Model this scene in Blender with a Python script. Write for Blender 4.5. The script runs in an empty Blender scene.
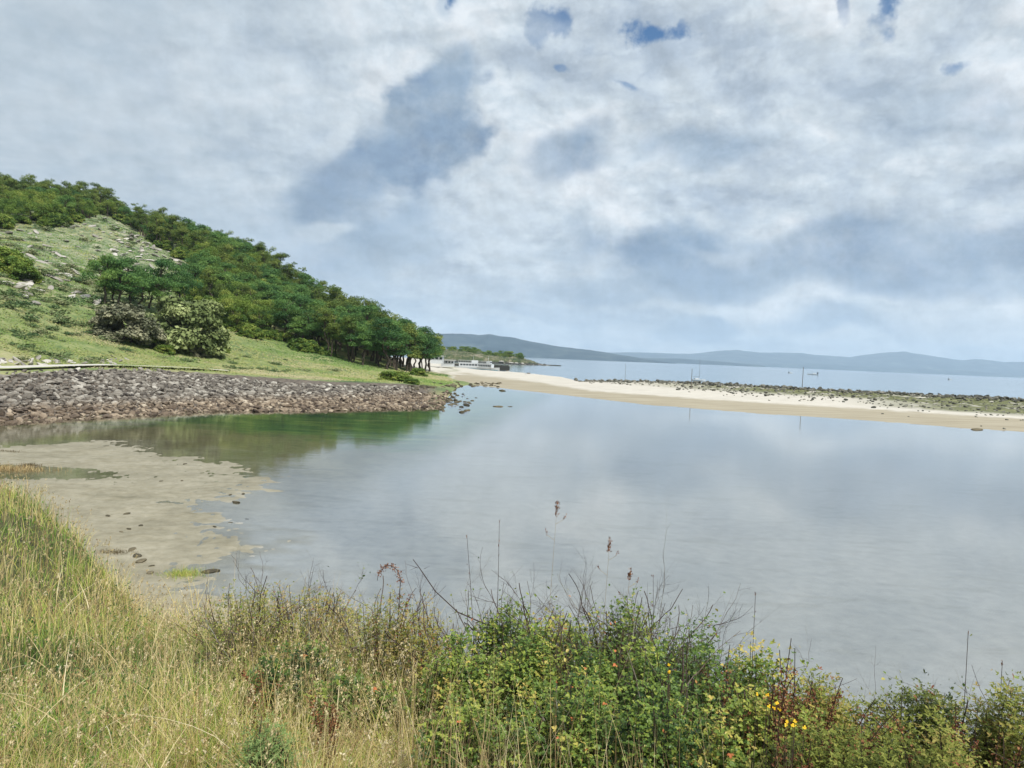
import bpy, math, random
import numpy as np
from mathutils import Matrix, Vector
rad = math.radians

# ------------------------------------------------------------------ camera, sky, sun, exposure
SC = bpy.context.scene
COL = SC.collection
F = 740.0; PITCH = rad(2.2); ROLL = rad(2.44); EYE = 7.0
cam_d = bpy.data.cameras.new('camera'); cam = bpy.data.objects.new('camera', cam_d); COL.objects.link(cam)
cam_d.sensor_width = 36; cam_d.lens = F/1024*36; cam_d.clip_start = 0.05; cam_d.clip_end = 80000
cam.matrix_world = Matrix.Translation((0, 0, EYE)) @ Matrix.Rotation(math.pi/2-PITCH, 4, 'X') @ Matrix.Rotation(ROLL, 4, 'Z')
SC.camera = cam
SC.view_settings.view_transform = 'Standard'; SC.view_settings.look = 'None'
SC.view_settings.exposure = 0.27; SC.view_settings.gamma = 1; SC.view_settings.use_curve_mapping = False
SC.cycles.use_denoising = True
SC.cycles.max_bounces = 6; SC.cycles.diffuse_bounces = 3; SC.cycles.glossy_bounces = 3
SC.cycles.transmission_bounces = 3; SC.cycles.transparent_max_bounces = 8; SC.cycles.volume_bounces = 1
SC.cycles.caustics_reflective = False; SC.cycles.caustics_refractive = False
SUN_EL = rad(52); SUN_AZ = rad(140)      # azimuth clockwise from +Y (the view direction)
sd = bpy.data.lights.new('sun', 'SUN'); sd.energy = 4.4; sd.angle = rad(9); sd.color = (1.0, 0.955, 0.88)
sun = bpy.data.objects.new('sun', sd); COL.objects.link(sun)
sv = Vector((math.sin(SUN_AZ)*math.cos(SUN_EL), math.cos(SUN_AZ)*math.cos(SUN_EL), math.sin(SUN_EL)))
sun.rotation_euler = sv.to_track_quat('Z', 'Y').to_euler(); sun.location = (0, 0, 60)

def ray(px, py):
    x = (px-512)/F; y = -(py-384)/F; z = -1.0
    c, s = math.cos(ROLL), math.sin(ROLL); x, y = c*x-s*y, s*x+c*y
    a = math.pi/2-PITCH; c, s = math.cos(a), math.sin(a)
    v = np.array([x, c*y-s*z, s*y+c*z]); return v/np.linalg.norm(v)
def azel(px, py):
    v = ray(px, py); return math.atan2(v[0], v[1]), math.asin(v[2])

# ---- node helpers
class NT:
    def __init__(s, tree): s.t = tree; s.n = tree.nodes; s.l = tree.links
    def new(s, ty, **kw):
        n = s.n.new(ty)
        for k, v in kw.items(): setattr(n, k, v)
        return n
    def put(s, sock, v):
        if isinstance(v, bpy.types.NodeSocket): s.l.new(v, sock)
        elif v is not None:
            if hasattr(sock.default_value, '__len__') and not hasattr(v, '__len__'): v = (v,)*len(sock.default_value)
            if hasattr(v, '__len__') and len(sock.default_value) == 4 and len(v) == 3: v = (*v, 1)
            sock.default_value = v
    def m(s, op, a, b=None, c=None, clamp=False):
        n = s.new('ShaderNodeMath', operation=op, use_clamp=clamp)
        s.put(n.inputs[0], a)
        if b is not None: s.put(n.inputs[1], b)
        if c is not None: s.put(n.inputs[2], c)
        return n.outputs[0]
    def vm(s, op, a, b=None, scale=None):
        n = s.new('ShaderNodeVectorMath', operation=op)
        s.put(n.inputs[0], a)
        if b is not None: s.put(n.inputs[1], b)
        if scale is not None: s.put(n.inputs['Scale'], scale)
        return n.outputs[0]
    def noise(s, vec, scale, detail=4, rough=.5, dist=0, lac=2.0, col=False):
        n = s.new('ShaderNodeTexNoise'); s.put(n.inputs['Vector'], vec)
        n.inputs['Scale'].default_value = scale; n.inputs['Detail'].default_value = detail
        n.inputs['Roughness'].default_value = rough; n.inputs['Distortion'].default_value = dist
        n.inputs['Lacunarity'].default_value = lac
        return n.outputs['Color' if col else 'Fac']
    def vor(s, vec, scale, feature='F1', out='Distance', rnd=1):
        n = s.new('ShaderNodeTexVoronoi', feature=feature); s.put(n.inputs['Vector'], vec)
        n.inputs['Scale'].default_value = scale; n.inputs['Randomness'].default_value = rnd
        return n.outputs[out]
    def ss(s, x, a, b, lo=0., hi=1.):
        n = s.new('ShaderNodeMapRange', interpolation_type='SMOOTHSTEP'); s.put(n.inputs[0], x)
        for i, v in zip((1, 2, 3, 4), (a, b, lo, hi)): s.put(n.inputs[i], v)
        return n.outputs[0]
    def ramp(s, x, stops, mode='LINEAR'):
        n = s.new('ShaderNodeValToRGB'); cr = n.color_ramp; cr.interpolation = mode
        while len(cr.elements) < len(stops): cr.elements.new(.5)
        for e, (p, c) in zip(cr.elements, stops): e.position = p; e.color = (*c, 1)
        s.put(n.inputs[0], x); return n.outputs[0]
    def mix(s, f, a, b, mode='MIX'):
        n = s.new('ShaderNodeMix', data_type='RGBA', blend_type=mode)
        s.put(n.inputs[0], f); s.put(n.inputs[6], a); s.put(n.inputs[7], b); return n.outputs[2]
    def attr(s, name, out='Fac'):
        return s.new('ShaderNodeAttribute', attribute_name=name).outputs[out]
    def xyz(s, v):
        n = s.new('ShaderNodeSeparateXYZ'); s.put(n.inputs[0], v); return n.outputs
    def comb(s, x, y, z):
        n = s.new('ShaderNodeCombineXYZ')
        for i, v in enumerate((x, y, z)): s.put(n.inputs[i], v)
        return n.outputs[0]

# ---- the sky: Nishita air behind layered cloud
world = bpy.data.worlds.new('World'); world.cycles.sampling_method = 'MANUAL'; world.cycles.sample_map_resolution = 256; SC.world = world; world.use_nodes = True
w = NT(world.node_tree); w.n.clear()
def lin(r, g, b): return tuple(((c/255+.055)/1.055)**2.4 if c > 10 else c/255/12.92 for c in (r, g, b))
def build_sky():
    sky = w.new('ShaderNodeTexSky', sky_type='NISHITA', sun_disc=False)
    sky.sun_elevation = SUN_EL; sky.sun_rotation = SUN_AZ; sky.ozone_density = 2.0
    D = w.new('ShaderNodeTexCoord').outputs['Generated']
    x, y, z = w.xyz(D)
    az = w.m('ARCTAN2', x, y); el = w.m('ARCSINE', z)
    zc = w.m('MAXIMUM', z, 0.0)
    dn = w.m('ADD', zc, 0.16)
    P = w.comb(w.m('DIVIDE', x, dn), w.m('DIVIDE', y, dn), 0.3)          # cloud deck seen in perspective
    AE = w.comb(az, el, 0.0)
    # slow warp for ragged outlines
    wc = w.noise(D, 5.0, 6, .62, col=True)
    wv = w.vm('SUBTRACT', wc, (.5, .5, .5))
    AEw = w.vm('ADD', AE, w.vm('SCALE', w.vm('SUBTRACT', w.noise(D, 5.0, 3, .5, col=True), (.5, .5, .5)), scale=.13))
    bl1 = w.m('ABSOLUTE', w.m('SUBTRACT', w.noise(w.vm('ADD', P, (1.7, 2.9, 0)), 3.4, 9, .60), .5))
    bl2 = w.m('ABSOLUTE', w.m('SUBTRACT', w.noise(w.vm('ADD', P, (6.2, .4, 0)), 9.5, 7, .60), .5))
    bill = w.m('ADD', w.m('MULTIPLY', bl1, 1.6), w.m('MULTIPLY', bl2, .9))
    # relief: tops of the billows catch the light, undersides are grey
    Dw = w.vm('ADD', D, w.vm('SCALE', w.vm('SUBTRACT', w.noise(D, 6.0, 1, .5, col=True), (.5, .5, .5)), scale=.05))
    up1 = w.vm('ADD', Dw, (.012, 0, .022)); up2 = w.vm('ADD', Dw, (.005, 0, .010))
    rel = w.m('SUBTRACT', w.noise(Dw, 8.0, 3, .45), w.noise(up1, 8.0, 3, .45))
    rel2 = w.m('SUBTRACT', w.noise(Dw, 26.0, 6, .62), w.noise(up2, 26.0, 6, .62))
    rel = w.m('ADD', w.m('MULTIPLY', rel, .50), w.m('MULTIPLY', rel2, .62))
    n1 = w.noise(P, 1.5, 7, .52)                  # broad deck
    n2 = w.noise(w.vm('ADD', P, (3.1, 7.7, 0)), 6.5, 9, .62)   # cells
    nd = w.noise(w.vm('MULTIPLY', D, (1, 1, 1.5)), 9.0, 7, .52); nf = w.noise(D, 26.0, 7, .6)
    streak = w.noise(w.vm('MULTIPLY', P, (1.2, 2.4, 1)), 1.3, 5, .5, .2)
    # cauliflower puffs: fractal cells, ragged by a warp, seen as tops turned to the light
    def puffs(vec, scale, det=3.0, rgh=.5):
        n = w.new('ShaderNodeTexVoronoi', feature='F1'); w.put(n.inputs['Vector'], vec)
        n.inputs['Scale'].default_value = scale; n.inputs['Detail'].default_value = det; n.inputs['Roughness'].default_value = rgh
        n.inputs['Lacunarity'].default_value = 2.3; n.normalize = True
        return n.outputs['Distance']
    Q = w.vm('MULTIPLY', D, (1, 1, 1.75))
    Qw = w.vm('ADD', Q, w.vm('SCALE', w.vm('SUBTRACT', w.noise(Q, 7.0, 5, .6, col=True), (.5, .5, .5)), scale=.16))
    pf = puffs(Qw, 7.5); pf2 = puffs(w.vm('ADD', Qw, (.010, 0, .030)), 7.5)
    lit = w.m('SUBTRACT', pf2, pf)
    q1 = w.noise(Q, 3.2, 8, .56)
    b = w.m('ADD', w.m('MULTIPLY', q1, .62), w.m('MULTIPLY', n2, .30))
    b = w.m('ADD', b, w.m('ADD', .245, w.m('MULTIPLY', pf, -.72)))
    leftness = w.ss(az, -.10, -.55)
    deck = w.ramp(b, [(.36, lin(186, 199, 213)), (.43, lin(203, 214, 224)), (.49, lin(215, 225, 232)), (.55, lin(228, 235, 240)), (.64, lin(243, 246, 248))])
    smooth = w.ramp(w.m('ADD', w.m('ADD', w.m('MULTIPLY', streak, .35), w.m('MULTIPLY', n2, .30)), w.m('MULTIPLY', n1, .35)), [(.38, lin(170, 186, 200)), (.5, lin(190, 203, 213)), (.62, lin(212, 221, 228))])
    col = w.mix(w.m('MULTIPLY', leftness, .8), deck, smooth)
    # near the horizon the deck flattens to a pale milky layer
    lowf = w.ss(el, .16, .0)
    low = w.ramp(w.noise(w.vm('MULTIPLY', AE, (1, 3.2, 1)), 7.0, 8, .62), [(.38, lin(184, 200, 214)), (.5, lin(210, 221, 228)), (.62, lin(230, 236, 239))])
    col = w.mix(w.m('MULTIPLY', lowf, .85), col, low)
    lb = w.noise(w.vm('MULTIPLY', D, (1, 1, 1.3)), 13.0, 3, .5)
    lobe = w.m('ADD', w.m('MULTIPLY', w.m('SUBTRACT', pf, .35), .55), w.m('MULTIPLY', w.m('SUBTRACT', .10, w.m('ABSOLUTE', w.m('SUBTRACT', lb, .5))), .6))
    def blob(px, py, rx, ry, rot, edge0, edge1, namp, src=None, gapn=0):
        a, e = azel(px, py)
        v = w.vm('SUBTRACT', AEw if src is None else src, (a, e, 0))
        c, s = math.cos(rad(rot)), math.sin(rad(rot))
        vx, vy, _ = w.xyz(v)
        ux = w.m('DIVIDE', w.m('ADD', w.m('MULTIPLY', vx, c), w.m('MULTIPLY', vy, s)), rx/F)
        uy = w.m('DIVIDE', w.m('SUBTRACT', w.m('MULTIPLY', vy, c), w.m('MULTIPLY', vx, s)), ry/F)
        d = w.m('SQRT', w.m('ADD', w.m('MULTIPLY', ux, ux), w.m('MULTIPLY', uy, uy)))
        d = w.m('ADD', d, w.m('ADD', w.m('MULTIPLY', w.m('SUBTRACT', nd, .5), namp*.6), w.m('MULTIPLY', lobe, namp*.75)))
        if gapn: d = w.m('ADD', d, w.m('MULTIPLY', w.m('SUBTRACT', nf, .5), gapn))
        return w.ss(d, edge1, edge0)
    def lay(mask, strength, color):
        nonlocal col
        col = w.mix(w.m('MULTIPLY', mask, w.m('MULTIPLY', w.ss(nf, .3, .62, .72, 1.0), strength)), col, color)
    dk = w.ramp(nd, [(.3, lin(126, 149, 178)), (.5, lin(146, 168, 192)), (.7, lin(182, 198, 213))])
    dk2 = w.ramp(nd, [(.3, lin(144, 168, 193)), (.7, lin(182, 199, 214))])
    br = w.ramp(nd, [(.3, lin(216, 226, 232)), (.7, lin(234, 240, 243))])
    for px, py, rx, ry, rot, e0, e1, na, st, cc in SKY_BLOBS:
        lay(blob(px, py, rx, ry, rot, e0, e1, na), st, {'d': dk, 'e': dk2, 'b': br}[cc])
    # blue openings
    gap = None
    for px, py, rx, ry, rot in SKY_GAPS:
        g = blob(px, py, rx, ry, rot, .25, 1.25, 1.4, gapn=4.0)
        g = w.m('MULTIPLY', g, w.ss(nd, .30, .60, .35, 1.0)); gap = g if gap is None else w.m('MAXIMUM', gap, g)
    air = w.vm('MULTIPLY', w.vm('SCALE', sky.outputs[0], scale=.10), (.42, .85, 1.15))
    up = w.ss(el, -.02, .004)
    rk = w.ss(az, -.6, .0, .45, 1.0)
    shade = w.m('ADD', w.m('ADD', .93, w.m('MULTIPLY', nf, .14)), w.m('ADD', w.m('MULTIPLY', w.m('MULTIPLY', rel, rk), .9), w.m('MULTIPLY', w.m('MULTIPLY', lit, rk), .50)))
    col = w.vm('SCALE', col, scale=w.m('MAXIMUM', w.m('MINIMUM', shade, 1.10), .82))
    final = w.mix(w.m('MULTIPLY', gap, .95), col, air)
    # rare open patches everywhere else too (also behind the camera)
    bg = w.new('ShaderNodeBackground'); w.put(bg.inputs[0], w.vm('MULTIPLY', final, (.985, 1.005, 1.03))); bg.inputs[1].default_value = SKY_STR
    out = w.new('ShaderNodeOutputWorld'); w.l.new(bg.outputs[0], out.inputs[0])
SKY_STR = 0.76
SKY_BLOBS = [
    # px, py, rx, ry, rot, edge in, edge out, noise, strength, colour
    (290, 250, 130, 48, 5, .4, 1.5, 1.2, .50, 'e'),
    (385, 250, 75, 32, 0, .5, 1.3, 1.6, .65, 'e'),
    (425, 140, 72, 44, 42, .75, 1.08, 2.4, 1.0, 'd'),
    (350, 190, 50, 26, 15, .6, 1.25, 1.8, .85, 'd'),
    (458, 84, 26, 24, 60, .6, 1.2, 2.0, .8, 'e'),
    (440, 12, 14, 16, 60, .6, 1.2, 2.4, .7, 'e'),
    (565, 162, 50, 20, 28, .35, 1.35, 2.8, .9, 'd'),
    (700, 143, 66, 12, 3, .3, 1.4, 2.6, .7, 'e'),
    (940, 125, 80, 30, -15, .4, 1.4, 1.8, .40, 'e'),
    (585, 245, 36, 30, 30, .6, 1.2, 2.2, .55, 'e'),
    (682, 228, 58, 26, 15, .5, 1.2, 2.6, 1.0, 'd'),
    (830, 258, 240, 34, -2, .6, 1.2, 1.4, .85, 'd'),
    (650, 280, 150, 20, 5, .5, 1.3, 1.6, .65, 'e'),
    (900, 288, 220, 12, 0, .4, 1.3, 1.6, .5, 'e'),
    (700, 302, 90, 6, 1, .3, 1.5, 1.0, .5, 'b'),
    (845, 324, 62, 11, 4, .5, 1.3, 1.7, .7, 'e'),
    (690, 325, 38, 16, 0, .7, 1.15, 1.7, .75, 'e'),
    (560, 312, 60, 12, 0, .6, 1.2, 1.6, .5, 'e'),
    (960, 318, 70, 12, 0, .6, 1.2, 1.6, .5, 'b'),
    (722, 240, 34, 9, -3, .3, 1.4, 1.6, .45, 'b'),
    (325, 223, 25, 6, 0, .5, 1.25, 1.3, .65, 'b'),
    (345, 148, 26, 12, 35, .5, 1.2, 2.2, .55, 'b'),
    (505, 210, 60, 40, 30, .4, 1.4, 2.0, .45, 'b'),
]
SKY_GAPS = [(548, 47, 12, 8, -10), (578, 35, 16, 8, 20), (562, 36, 24, 10, 0), (668, 37, 30, 9, 8), (884, 22, 12, 22, -30), (573, 77, 9, 4, -20), (836, 12, 7, 12, 0), (444, 14, 8, 10, 0), (632, 92, 14, 4, -10), (944, 66, 10, 4, 0)]
build_sky()

# ------------------------------------------------------------------ noise and terrain
def hsh(ix, iy, seed):
    n = (ix.astype(np.int64)*374761393 + iy.astype(np.int64)*668265263 + seed*1442695041) & 0x7fffffff
    n = ((n ^ (n >> 13))*1274126177) & 0x7fffffff
    return ((n ^ (n >> 16)) & 0xffff)/65535.0
def vn(x, y, seed=0):
    x = np.asarray(x, float); y = np.asarray(y, float)
    ix = np.floor(x); iy = np.floor(y); fx = x-ix; fy = y-iy
    fx = fx*fx*(3-2*fx); fy = fy*fy*(3-2*fy)
    a = hsh(ix, iy, seed); b = hsh(ix+1, iy, seed); c = hsh(ix, iy+1, seed); d = hsh(ix+1, iy+1, seed)
    return (a*(1-fx)+b*fx)*(1-fy)+(c*(1-fx)+d*fx)*fy
def fbm(x, y, seed=0, o=4):
    s = 0; a = .5; t = 0
    for i in range(o):
        s = s+a*vn(np.asarray(x)*2**i+17.3*i, np.asarray(y)*2**i-9.1*i, seed+i); t += a; a *= .5
    return s/t
def sstep(x, a, b):
    t = np.clip((x-a)/(b-a), 0, 1); return t*t*(3-2*t)
def T(u, *pts): return np.interp(u, [p[0] for p in pts], [p[1] for p in pts])
FLAT = [(-90, 60), (-60, 47), (-31.5, 45.6), (-26.8, 48.3), (-18, 43), (-13.6, 37), (-12, 30), (-9.5, 24), (-7.5, 19), (-4, 13), (0, 8), (-30, 2), (-90, 5)]
def polysd(x, y, P):
    x = np.asarray(x, float); y = np.asarray(y, float)
    d = np.full(x.shape, 1e9); ins = np.zeros(x.shape, bool)
    for i in range(len(P)):
        ax, ay = P[i]; bx, by = P[(i+1) % len(P)]
        ex, ey = bx-ax, by-ay
        t = np.clip(((x-ax)*ex+(y-ay)*ey)/(ex*ex+ey*ey), 0, 1)
        d = np.minimum(d, np.hypot(x-ax-t*ex, y-ay-t*ey))
        c = ((ay > y) != (by > y)) & (x < (bx-ax)*(y-ay)/(by-ay+1e-12)+ax)
        ins ^= c
    return np.where(ins, d, -d)
def zones(x, y):
    x = np.asarray(x, float); y = np.asarray(y, float)
    r = np.hypot(x, y)+1e-9; az = np.arctan2(x, y)
    azc = np.clip(az, -1.2, 1.2); u = np.tan(azc); Y = r*np.cos(azc)
    # --- near bank
    E = T(u, (-2.5, 30), (-1.5, 26), (-1, 23), (-.69, 17), (-.6, 13), (-.5, 8.8), (-.44, 7.2), (-.36, 6.2), (-.25, 5.6), (-.1, 4.9), (0, 4.5), (.2, 4.3), (.35, 4.0), (.5, 3.7), (1, 3.6))
    E = np.where(np.abs(az) > 1.25, E+(np.abs(az)-1.25)*90, E)
    E = E + (fbm(x*.9, y*.9, 5, 3)-.5)*1.0*np.clip(r/8, .3, 1)
    yy = np.clip(y, -4, 30)
    top = 5.4-.2*yy+.0035*yy*yy-.10*np.clip(x, 0, 6)+(fbm(x*.7, y*.7, 3, 3)-.5)*.25
    top = top + .85*sstep(-az, .45, .62)*sstep(r, 6, 13)
    bank = np.where(r < E, top, top-(r-E)*.62-(np.clip(r-E, 0, .6))*.1)
    # --- lagoon bed
    sdn = polysd(x, y, FLAT) + (fbm(x*.22, y*.22, 8, 4)-.5)*7 + (fbm(x*.9, y*1.6, 9, 4)-.5)*3
    bed = np.interp(sdn, [-32, -17, -10, -5, -2, 0, 3, 10], [-.50, -.27, -.15, -.07, -.022, .006, .024, .045])
    bed = bed + (fbm(x*.35, y*.9, 11, 4)-.5)*.03*sstep(sdn, -14, -1) + (fbm(x*2.2, y*3.5, 12, 3)-.5)*.022*sstep(sdn, -6, -1) + (fbm(x*5, y*4, 14, 2)-.5)*.035*sstep(sdn, -6, -1)
    bed = bed - .10*np.exp(-(((x+25)/4.5)**2+((y-37.5)/2.0)**2))
    # --- far shore
    Ywl = T(u, (-2.5, 34), (-1.5, 40), (-.69, 58.6), (-.556, 66.3), (-.394, 76.2), (-.245, 83.2), (-.105, 92.5), (-.092, 96), (-.086, 112), (-.080, 135), (-.072, 155), (-.057, 166), (-.016, 157), (.066, 138.5), (.174, 119.5), (.337, 108.5), (.473, 104), (.609, 97), (.695, 95), (1.2, 84), (2.5, 70))
    Ywl = Ywl + (fbm(x*.09, y*.03, 21, 4)-.5)*3.0 + (fbm(x*.4, y*.05, 23, 4)-.5)*2.4
    Yc = T(u, (-2.5, 40), (-1.5, 47), (-.69, 70), (-.556, 86), (-.42, 103), (-.245, 114), (-.1, 135), (-.05, 190))
    zc = T(u, (-.69, 3.4), (-.556, 3.5), (-.42, 2.9), (-.245, 1.9), (-.15, 1.4), (-.11, .9), (-.085, .5))
    Dr = T(u, (-2.5, 300), (-1.5, 320), (-.69, 345), (-.556, 340), (-.42, 320), (-.29, 290), (-.218, 262), (-.15, 215), (-.1, 200))
    Zr = T(u, (-2.5, 70), (-1.5, 80), (-.69, 69), (-.62, 68), (-.556, 65.5), (-.5, 58), (-.42, 48.5), (-.355, 40), (-.29, 27), (-.218, 13.5), (-.15, 2.6), (-.1, 1.0))
    pw = T(u, (-1.5, 1.0), (-.69, 1.05), (-.556, 1.2), (-.42, 1.35), (-.29, 1.75), (-.2, 1.9))
    face = np.clip((Y-Ywl)/np.maximum(Yc-Ywl, 1), 0, 1)
    t = np.clip((Y-Yc-7)/(Dr-Yc-7), 0, 1)
    hill = np.where(Y < Yc+7, np.power(face, .9)*zc, zc+(Zr-zc)*np.power(t, pw)*(1-.12*t*t)/.88)
    bk = np.clip((Y-Dr)/260, 0, 1); rest = T(u, (-.2, 2.2), (-.1, 1.0))
    hill = np.where(Y > Dr, Zr+(rest-Zr)*sstep(bk, 0, 1), hill)
    hill = hill + (fbm(x*.02, y*.02, 31, 5)-.5)*9*sstep(Y, Yc+25, Yc+140)*np.clip((Zr-3)/45, 0, 1)*(1-bk)
    hill = hill + (fbm(x*.12, y*.12, 37, 3)-.5)*.9*sstep(Y, Yc+6, Yc+30)*np.clip((Zr-2)/20, .1, 1)
    hill = np.where(Y > 620, hill-(Y-620)*.08, hill)
    # --- spit
    Yd = T(u, (-.06, 300), (.0, 260), (.07, 205), (.105, 190), (.186, 190), (.254, 182), (.389, 172), (.525, 166), (.692, 156), (1.0, 150), (2.5, 120))
    zd = T(u, (-.06, .75), (.06, .75), (.105, 1.25), (.186, 1.8), (.254, 2.15), (2.5, 2.3))
    ts = np.clip((Y-Ywl)/(Yd-Ywl), 0, 1)
    zm = T(u, (.05, .72), (.14, 1.2)); sp = np.interp(ts, [0, .35, .8], [0, .5, 1.0])*zm*np.interp(ts, [0, .35], [1/1.0, 1.0])
    sp = np.where(ts < .35, ts/.35*.5*np.minimum(zm, 1), sp); sp = np.where(ts > .8, zm+(zd-zm)*sstep(ts, .8, 1), sp) + (fbm(x*.11, y*.07, 41, 4)-.5)*.3*sstep(ts, .2, .6)
    Ysea = T(u, (-.12, 420), (-.08, 370), (-.043, 322), (-.016, 312), (.011, 304), (.066, 262), (.09, 215))
    past = np.where(u < .1, np.clip((Y-Ysea)/30, -1, 9), np.clip((Y-Yd-3)/10, 0, 9))
    sp = np.where(u < .1, np.where(Y > Ysea-25, np.minimum(sp, 1.0)*np.clip((Ysea-Y)/25, -3, 1), sp), sp-past*zd*1.2)
    ku = u+(fbm(x*.15, y*.05, 47, 3)-.5)*.03-.034*(1-sstep(Y, 168, 186)); k = sstep(ku, -.098, -.070)            # land to the left of k, sand to the right
    shore = hill*(1-k)+sp*k
    shore = np.where(Y < Ywl, -9, shore)
    under = bed*1.0 + 0*x
    near_shore = np.interp(Y-Ywl, [-12, -3, 0], [-.5, -.34, 0])
    bedz = np.where(Y < Ywl, np.maximum(bed, near_shore-.02) if True else bed, -9)
    far = np.where(Y >= Ywl, np.maximum(shore, -2.5), bedz)
    far = np.where(Y > 950, -2.5, far)
    z = np.maximum(far, bank)
    return dict(z=z, bank=bank > far, r=r, u=u, Y=Y, Ywl=Ywl, Yc=Yc, k=k, ts=ts, t=t, sdn=sdn, Yd=Yd, E=E, Dr=Dr, Zr=Zr, az=az)
def Hh(x, y): return zones(x, y)['z']
def H1(x, y): return float(Hh(np.array([x]), np.array([y]))[0])
_ts = np.concatenate([np.arange(1.5, 40, .05), np.arange(40, 900, .5)])
def ground(px, py):
    """world point where the ground is met when looking at that spot of the photograph"""
    v = ray(px, py); x = v[0]*_ts; y = v[1]*_ts; z = EYE+v[2]*_ts
    hit = np.nonzero(z < np.maximum(Hh(x, y), -0.02))[0]
    i = hit[0] if len(hit) else len(_ts)-1
    return float(x[i]), float(y[i]), float(Hh(x[i:i+1], y[i:i+1])[0])
def proj(x, y, z):
    x = np.asarray(x, float); y = np.asarray(y, float); z = np.asarray(z, float)-EYE
    a = math.pi/2-PITCH; c, s = math.cos(a), math.sin(a)
    cy = c*y+s*z; cz = -s*y+c*z; cx = x
    c, s = math.cos(-ROLL), math.sin(-ROLL); cx, cy = c*cx-s*cy, s*cx+c*cy
    return 512+F*cx/-cz, 384-F*cy/-cz

# ------------------------------------------------------------------ mesh helpers
def mesh(name, V, Fc, mat=None, attrs=None, smooth=False):
    V = np.asarray(V, np.float32); me = bpy.data.meshes.new(name)
    if not (isinstance(Fc, list) and isinstance(Fc[0], np.ndarray)): Fc = [Fc]
    Fc = [np.asarray(f, np.int32) for f in Fc if len(f)]
    me.vertices.add(len(V)); me.vertices.foreach_set('co', V.ravel())
    loops = np.concatenate([f.ravel() for f in Fc]); me.loops.add(len(loops)); me.loops.foreach_set('vertex_index', loops)
    sizes = np.concatenate([np.full(len(f), f.shape[1]) for f in Fc]); me.polygons.add(len(sizes))
    starts = np.concatenate([[0], np.cumsum(sizes)[:-1]]).astype(np.int32)
    me.polygons.foreach_set('loop_start', starts)
    me.polygons.foreach_set('use_smooth', np.full(len(sizes), smooth))
    for k, a in (attrs or {}).items():
        at = me.attributes.new(k, 'FLOAT', 'POINT'); at.data.foreach_set('value', np.asarray(a, np.float32))
    me.update(calc_edges=True)
    if mat: me.materials.append(mat)
    return me
def obj(name, me, parent=None, loc=None, rz=0, label=None, cat=None, group=None, kind=None, sc=None):
    o = bpy.data.objects.new(name, me); COL.objects.link(o)
    if parent: o.parent = parent
    if loc is not None: o.location = loc
    if rz: o.rotation_euler = (0, 0, rz)
    if sc is not None: o.scale = sc if hasattr(sc, '__len__') else (sc, sc, sc)
    for k, v in (('label', label), ('category', cat), ('group', group), ('kind', kind)):
        if v: o[k] = v
    return o
def thing(name, label, cat, loc=(0, 0, 0), rz=0, group=None, sc=None): return obj(name, None, None, loc, rz, label, cat, group, None, sc)
def copy_tree(o, loc=None, rz=None, sc=None, label=None):
    c = o.copy(); COL.objects.link(c)
    if loc is not None: c.location = loc
    if rz is not None: c.rotation_euler = (0, 0, rz)
    if sc is not None: c.scale = sc if hasattr(sc, '__len__') else (sc, sc, sc)
    if label: c['label'] = label
    for ch in KIDS.get(o.name, []):
        d = ch.copy(); COL.objects.link(d); d.parent = c
    return c
KIDS = {}
class Acc:
    """collects pieces into one mesh"""
    def __init__(s): s.v = []; s.q = []; s.t = []; s.a = []; s.n = 0
    def add(s, V, Q=None, Tt=None, a=0.5):
        V = np.asarray(V, float); s.v.append(V)
        if Q is not None and len(Q): s.q.append(np.asarray(Q)+s.n)
        if Tt is not None and len(Tt): s.t.append(np.asarray(Tt)+s.n)
        s.a.append(np.full(len(V), a) if np.isscalar(a) else np.asarray(a)); s.n += len(V)
    def build(s, name, mat, smooth=False):
        fs = []
        if s.q: fs.append(np.concatenate(s.q))
        if s.t: fs.append(np.concatenate(s.t))
        return mesh(name, np.concatenate(s.v), fs, mat, {'tint': np.concatenate(s.a)}, smooth)
    def box(s, x0, x1, y0, y1, z0, z1, a=.5):
        V = [(x, y, z) for z in (z0, z1) for x, y in ((x0, y0), (x1, y0), (x1, y1), (x0, y1))]
        s.add(V, [(0, 3, 2, 1), (4, 5, 6, 7), (0, 1, 5, 4), (1, 2, 6, 5), (2, 3, 7, 6), (3, 0, 4, 7)], None, a)
    def tube(s, P, R, n=6, a=.5, cap=True):
        P = np.asarray(P, float); R = np.broadcast_to(np.asarray(R, float), (len(P),))
        T_ = np.gradient(P, axis=0); T_ /= np.linalg.norm(T_, axis=1)[:, None]+1e-9
        ref = np.array([.31, .17, .93]) if abs(T_[0][2]) < .8 else np.array([.95, .2, .1])
        A = np.cross(T_, ref); A /= np.linalg.norm(A, axis=1)[:, None]+1e-9; B = np.cross(T_, A)
        th = np.arange(n)*2*math.pi/n
        V = P[:, None]+R[:, None, None]*(A[:, None]*np.cos(th)[None, :, None]+B[:, None]*np.sin(th)[None, :, None])
        k = np.arange(len(P)-1)[:, None]*n; j = np.arange(n)[None]; j2 = (j+1) % n
        Q = np.stack([k+j, k+j2, k+n+j2, k+n+j], -1).reshape(-1, 4)
        V = V.reshape(-1, 3)
        if cap:
            V = np.concatenate([V, P[-1:], P[:1]]); m = len(V)-2; L = (len(P)-1)*n
            Tt = [(L+i, L+(i+1) % n, m) for i in range(n)]+[((i+1) % n, i, m+1) for i in range(n)]
        else: Tt = None
        s.add(V, Q, Tt, a)

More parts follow.
